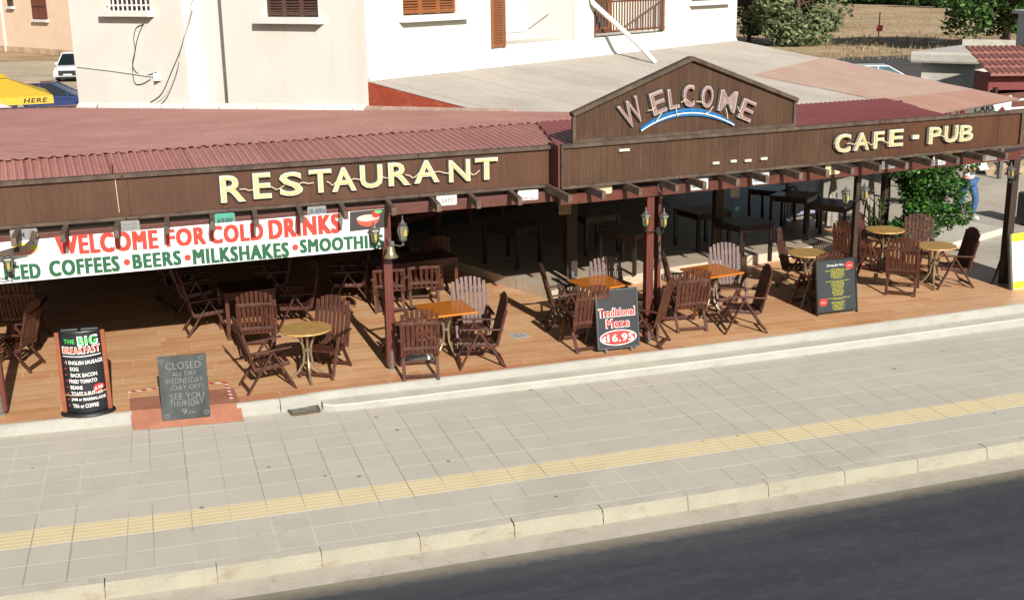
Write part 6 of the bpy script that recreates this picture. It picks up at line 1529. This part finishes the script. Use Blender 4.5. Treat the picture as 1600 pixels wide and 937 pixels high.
# vehicles ----------------------------------------------------------
def car(name, p, rz, paint, label, kind='hatch', glass=None):
    root = empty(name, p, rz, label, 'car', None); L, Wd = 4.2, 1.72; glass = glass or GLASS
    # side profile in (x forward, z); extruded across with tumblehome
    suv = kind == 'suv'; H = 1.68 if suv else 1.45; hb = .98 if suv else .88
    low = [(-L/2, .45), (-L/2+.05, hb-.08), (-L/2+.35, hb+.02), (.75, hb+.02), (L/2-.35, hb-.12), (L/2-.03, hb-.3), (L/2, .42), (L/2-.1, .25), (-L/2+.1, .25)]
    mb = MB()
    secs = [(-Wd/2, .93), (-Wd/2+.06, 1.0), (Wd/2-.06, 1.0), (Wd/2, .93)]
    def ring(prof, ys):
        i0 = len(mb.v); n = len(prof)
        for y, k in ys:
            for x, z in prof: mb.v.append((x*(.985 if k < 1 else 1), y, .25+(z-.25)*(k if z > .3 else 1)))
        for a in range(len(ys)-1):
            for j in range(n): mb.f.append((i0+a*n+j, i0+a*n+(j+1) % n, i0+(a+1)*n+(j+1) % n, i0+(a+1)*n+j))
        mb.f.append(tuple(i0+j for j in range(n))); mb.f.append(tuple(i0+(len(ys)-1)*n+j for j in reversed(range(n))))
    ring(low, secs)
    body = mb.build('body', paint, root, bevel=.03, smooth=True)
    rx0, rx1 = (-L/2+.25, .05) if not suv else (-L/2+.15, .15)
    gb = [(-L/2+.12, hb), (rx0+.15, H-.05), (rx1, H-.05), (1.0, hb)]
    mb = MB(); n = 4; i0 = 0
    for y, k in ((-.80, 0), (.80, 0)):
        pass
    top = Wd/2-.22; bot = Wd/2-.04
    V = [(gb[0][0], -bot, gb[0][1]), (gb[3][0], -bot, gb[3][1]), (gb[2][0], -top, gb[2][1]), (gb[1][0], -top, gb[1][1])]; V += [(x, -y, z) for x, y, z in V]
    mb.v = V; mb.f = [(0, 1, 2, 3), (7, 6, 5, 4), (1, 5, 6, 2), (4, 0, 3, 7), (3, 2, 6, 7)]; mb.build('glazing', glass, root)
    rf = MB(); rf.box(((gb[1][0]+gb[2][0])/2, 0, H-.03), (gb[2][0]-gb[1][0]+.06, 2*top+.06, .05))
    for s in (-1, 1):
        rf.bar((gb[3][0], s*(bot), gb[3][1]), (gb[2][0], s*top, H-.04), .06, .05); rf.bar((gb[0][0], s*bot, hb), (gb[1][0], s*top, H-.04), .08, .05); rf.bar((-.35, s*(bot+.005), hb), (-.45, s*(top+.01), H-.04), .06, .05)
    rf.build('roof', paint, root, bevel=.02)
    TY = mat('tyre', srgb(32, 32, 32), .9); RM = mat('rim', srgb(150, 152, 154), .35, metal=.6)
    for x in (-L/2+.78, L/2-.82):
        for s in (-1, 1):
            w = MB().lathe([(.2, -.1), (.31, -.1), (.33, -.06), (.33, .06), (.31, .1), (.2, .1)], n=24).build('wheel', TY, root); w.location = (x, s*(Wd/2-.1), .33); w.rotation_euler.x = R(90)
            r = MB().lathe([(.2, -.105), (.05, -.112), (0, -.112)], n=18).lathe([(.2, .105), (.05, .112), (0, .112)], n=18).build('rim', RM); r.parent = w
    for s in (-1, 1):
        MB().box((L/2-.10, s*.62, hb-.27), (.16, .34, .12)).build('headlight', mat('headlamp', srgb(196, 204, 210), .15), root, bevel=.03); MB().box((-L/2+.02, s*.66, hb-.2), (.08, .28, .18)).build('tail_light', PL_R, root)
        MB().box((.72, s*(Wd/2+.06), hb+.08), (.1, .16, .12)).build('mirror', paint, root, bevel=.03)
    MB().box((L/2-.02, 0, .56), (.07, 1.1, .30 if suv else .2)).build('grille', BLKMET, root); MB().box((L/2+.02, 0, .46), (.02, .52, .11)).build('number_plate', PL_W, root); MB().box((L/2+.0, 0, .30), (.06, 1.5, .10)).build('bumper', BLKMET, root)
    return root
WP = mat('white_car_paint', srgb(226, 228, 230), .25, .02, 3, coat=.6); BP = mat('blue_car_paint', srgb(30, 48, 92), .2, .05, 3, coat=.8)
p = gz(112, 128, 0); car('parked_car', (p.x+.2, p.y+1.6, 0), R(-100), WP, 'white sport utility car with dark grille, half hidden by the cream building', 'suv')
p = gz(88, 178, 0); car('parked_car', (p.x, p.y, 0), R(-8), BP, 'dark blue hatchback behind the yellow parasol')
p = G(1383, 101, 1.45); car('parked_car', (p.x, p.y, 0), R(-24), WP, 'white hatchback parked beyond the edge of the faded roof', 'hatch', mat('teal_glass', srgb(60, 96, 104), .1, .1, 2))
def peach_house():
    b = gz(107, 88, 0); root = empty('peach_house', (b.x, b.y, 0), 0, 'peach coloured house with brown shuttered windows across the dirt lot', 'house')
    PE = m_concrete('peach_render', srgb(228, 196, 166), srgb(238, 212, 188), .25, srgb(226, 180, 146))
    X = (gz(0, 80, 0)-b); X.z = 0; X.normalize(); 
    fr = frame3((0, 0, 0), -X); o, x_, Y, N = fr; M = Matrix((x_, -N, Y)).transposed()
    MB().box(x_*-11-N*4+Y*5, (34, 8, 10), M).build('wall', PE, root)
    MB().box(x_*-11+N*.04+Y*.25, (34.1, .1, .5), M).build('plinth', mat('peach_base', srgb(200, 168, 138), .9, .2, 1), root)
    def P(u, v): return onplane(u, v, b+N*.03, N)-b
    for (u0, v0, u1, v1, m, nm) in ((50, -30, 71, 30, mat('far_shutter', srgb(120, 66, 48), .7), 'window'), (12, -20, 19, 10, SHUTD, 'window')):
        c = (P(u0, v1)+P(u1, v0))/2; w = abs((P(u1, v1)-P(u0, v1)).dot(x_)); h = abs(P(u0, v0).z-P(u0, v1).z)
        wn = MB().box(c, (w, .12, h), M); wn = wn.build(nm, m, root); wn2 = MB().box(c-Vector((0, 0, h/2+.12))+N*.1, (w+.5, .35, .22), M).build('sill', WHITE); wn2.parent = wn
        k = MB()
        for t in (-.5, 0, .5): k.box(c+x_*t*w+N*.07, (.1, .06, h), M)
        for j in range(4): k.box(c+Y*(h*(j/3-.5))+N*.075, (w, .04, .1), M)
        k.build('frame', mat('window_frame_dark', srgb(70, 44, 38), .6)).parent = wn
    q = P(8, 60); MB().tube([(q.x, q.y, 0), (q.x, q.y, 9)], .14, 8).build('downpipe', mat('pale_pipe', srgb(236, 214, 192), .6), root)
peach_house()
def parasol(p, r, h, m, label, txt=None, rz=0):
    root = empty('parasol', p, rz, label, 'parasol'); n = 4
    mb = MB(); V = [Vector((r*math.cos(math.pi/4+i*math.pi/2), r*math.sin(math.pi/4+i*math.pi/2), h)) for i in range(n)]; top = Vector((0, 0, h+.62)); up = [lerp(top, v, .16) for v in V]
    for i in range(n):
        a, b = V[i], V[(i+1) % n]
        mb.quad(up[i], up[(i+1) % n], lerp(b, a, 0), a); mb.quad(a, b, b*1.0-Vector((0, 0, .26)), a-Vector((0, 0, .26)))
    mb.quad(*up); mb.lathe([(.34, h+.54), (.18, h+.66), (.0, h+.72)], n=4); mb.build('canopy', m, root)
    MB().tube([(0, 0, 0), (0, 0, h+.6)], .025, 8).build('pole', GREYMET, root)
    rb = MB()
    for v in V: rb.bar(top-Vector((0, 0, .03)), v-Vector((0, 0, .03)), .02, .02)
    rb.build('ribs', BLKMET, root)
    if txt:
        a, b = V[2], V[3]; X = (b-a); w = X.length; fr = frame3(a-Vector((0, 0, .26)), X); t = MB(); add_text(t, txt, fr, w*.70, .05, w*.24, .15, .004, .05, .006, shear=.2); t.build('lettering', BACK, root)
    return root
p = G(5, 172, 1.6); YP = mat('yellow_canvas', srgb(206, 170, 50), .7, .05, 3)
q = onplane(70, 155, Vector((0, 30, 0)), Vector((0, 1, 0)))
parasol(Vector((q.x-1.5, 31.5, 0)), 2.2, q.z+.1, YP, 'yellow square parasol with dark letters at the left edge', 'HERE', R(8))
q = onplane(20, 156, Vector((0, 24, 0)), Vector((0, 1, 0)))
parasol(Vector((q.x-1.4, 25, 0)), 1.75, q.z-.35, mat('pinkish_canvas', srgb(222, 202, 200), .8), 'pale pink parasol below the yellow one', None, R(20))
def field_sign():
    p = gz(1372, 68); root = empty('field_sign', p, R(5), 'small red sign on a post in the dry field', 'sign')
    MB().tube([(0, 0, 0), (0, 0, 2.6)], .05, 8).build('pole', GREYMET, root); MB().box((0, -.07, 1.25), (.62, .04, .5)).build('plate', REDP, root)
    fr = (Vector((-.31, -.095, 1.0)), Vector((1, 0, 0)), Vector((0, 0, 1)), Vector((0, -1, 0))); t = MB(); scribble(t, fr, .08, .28, .42, .1, .003, 1); scribble(t, fr, .1, .1, .38, .1, .003, 2); t.build('lettering', LWHITE, root)
    MB().lathe([(.5, 0), (.45, .25), (.2, .35), (0, .36)], n=9).build('stone_base', mat('rubble_stone', 0), root)
field_sign()
bpy.context.view_layer.update()
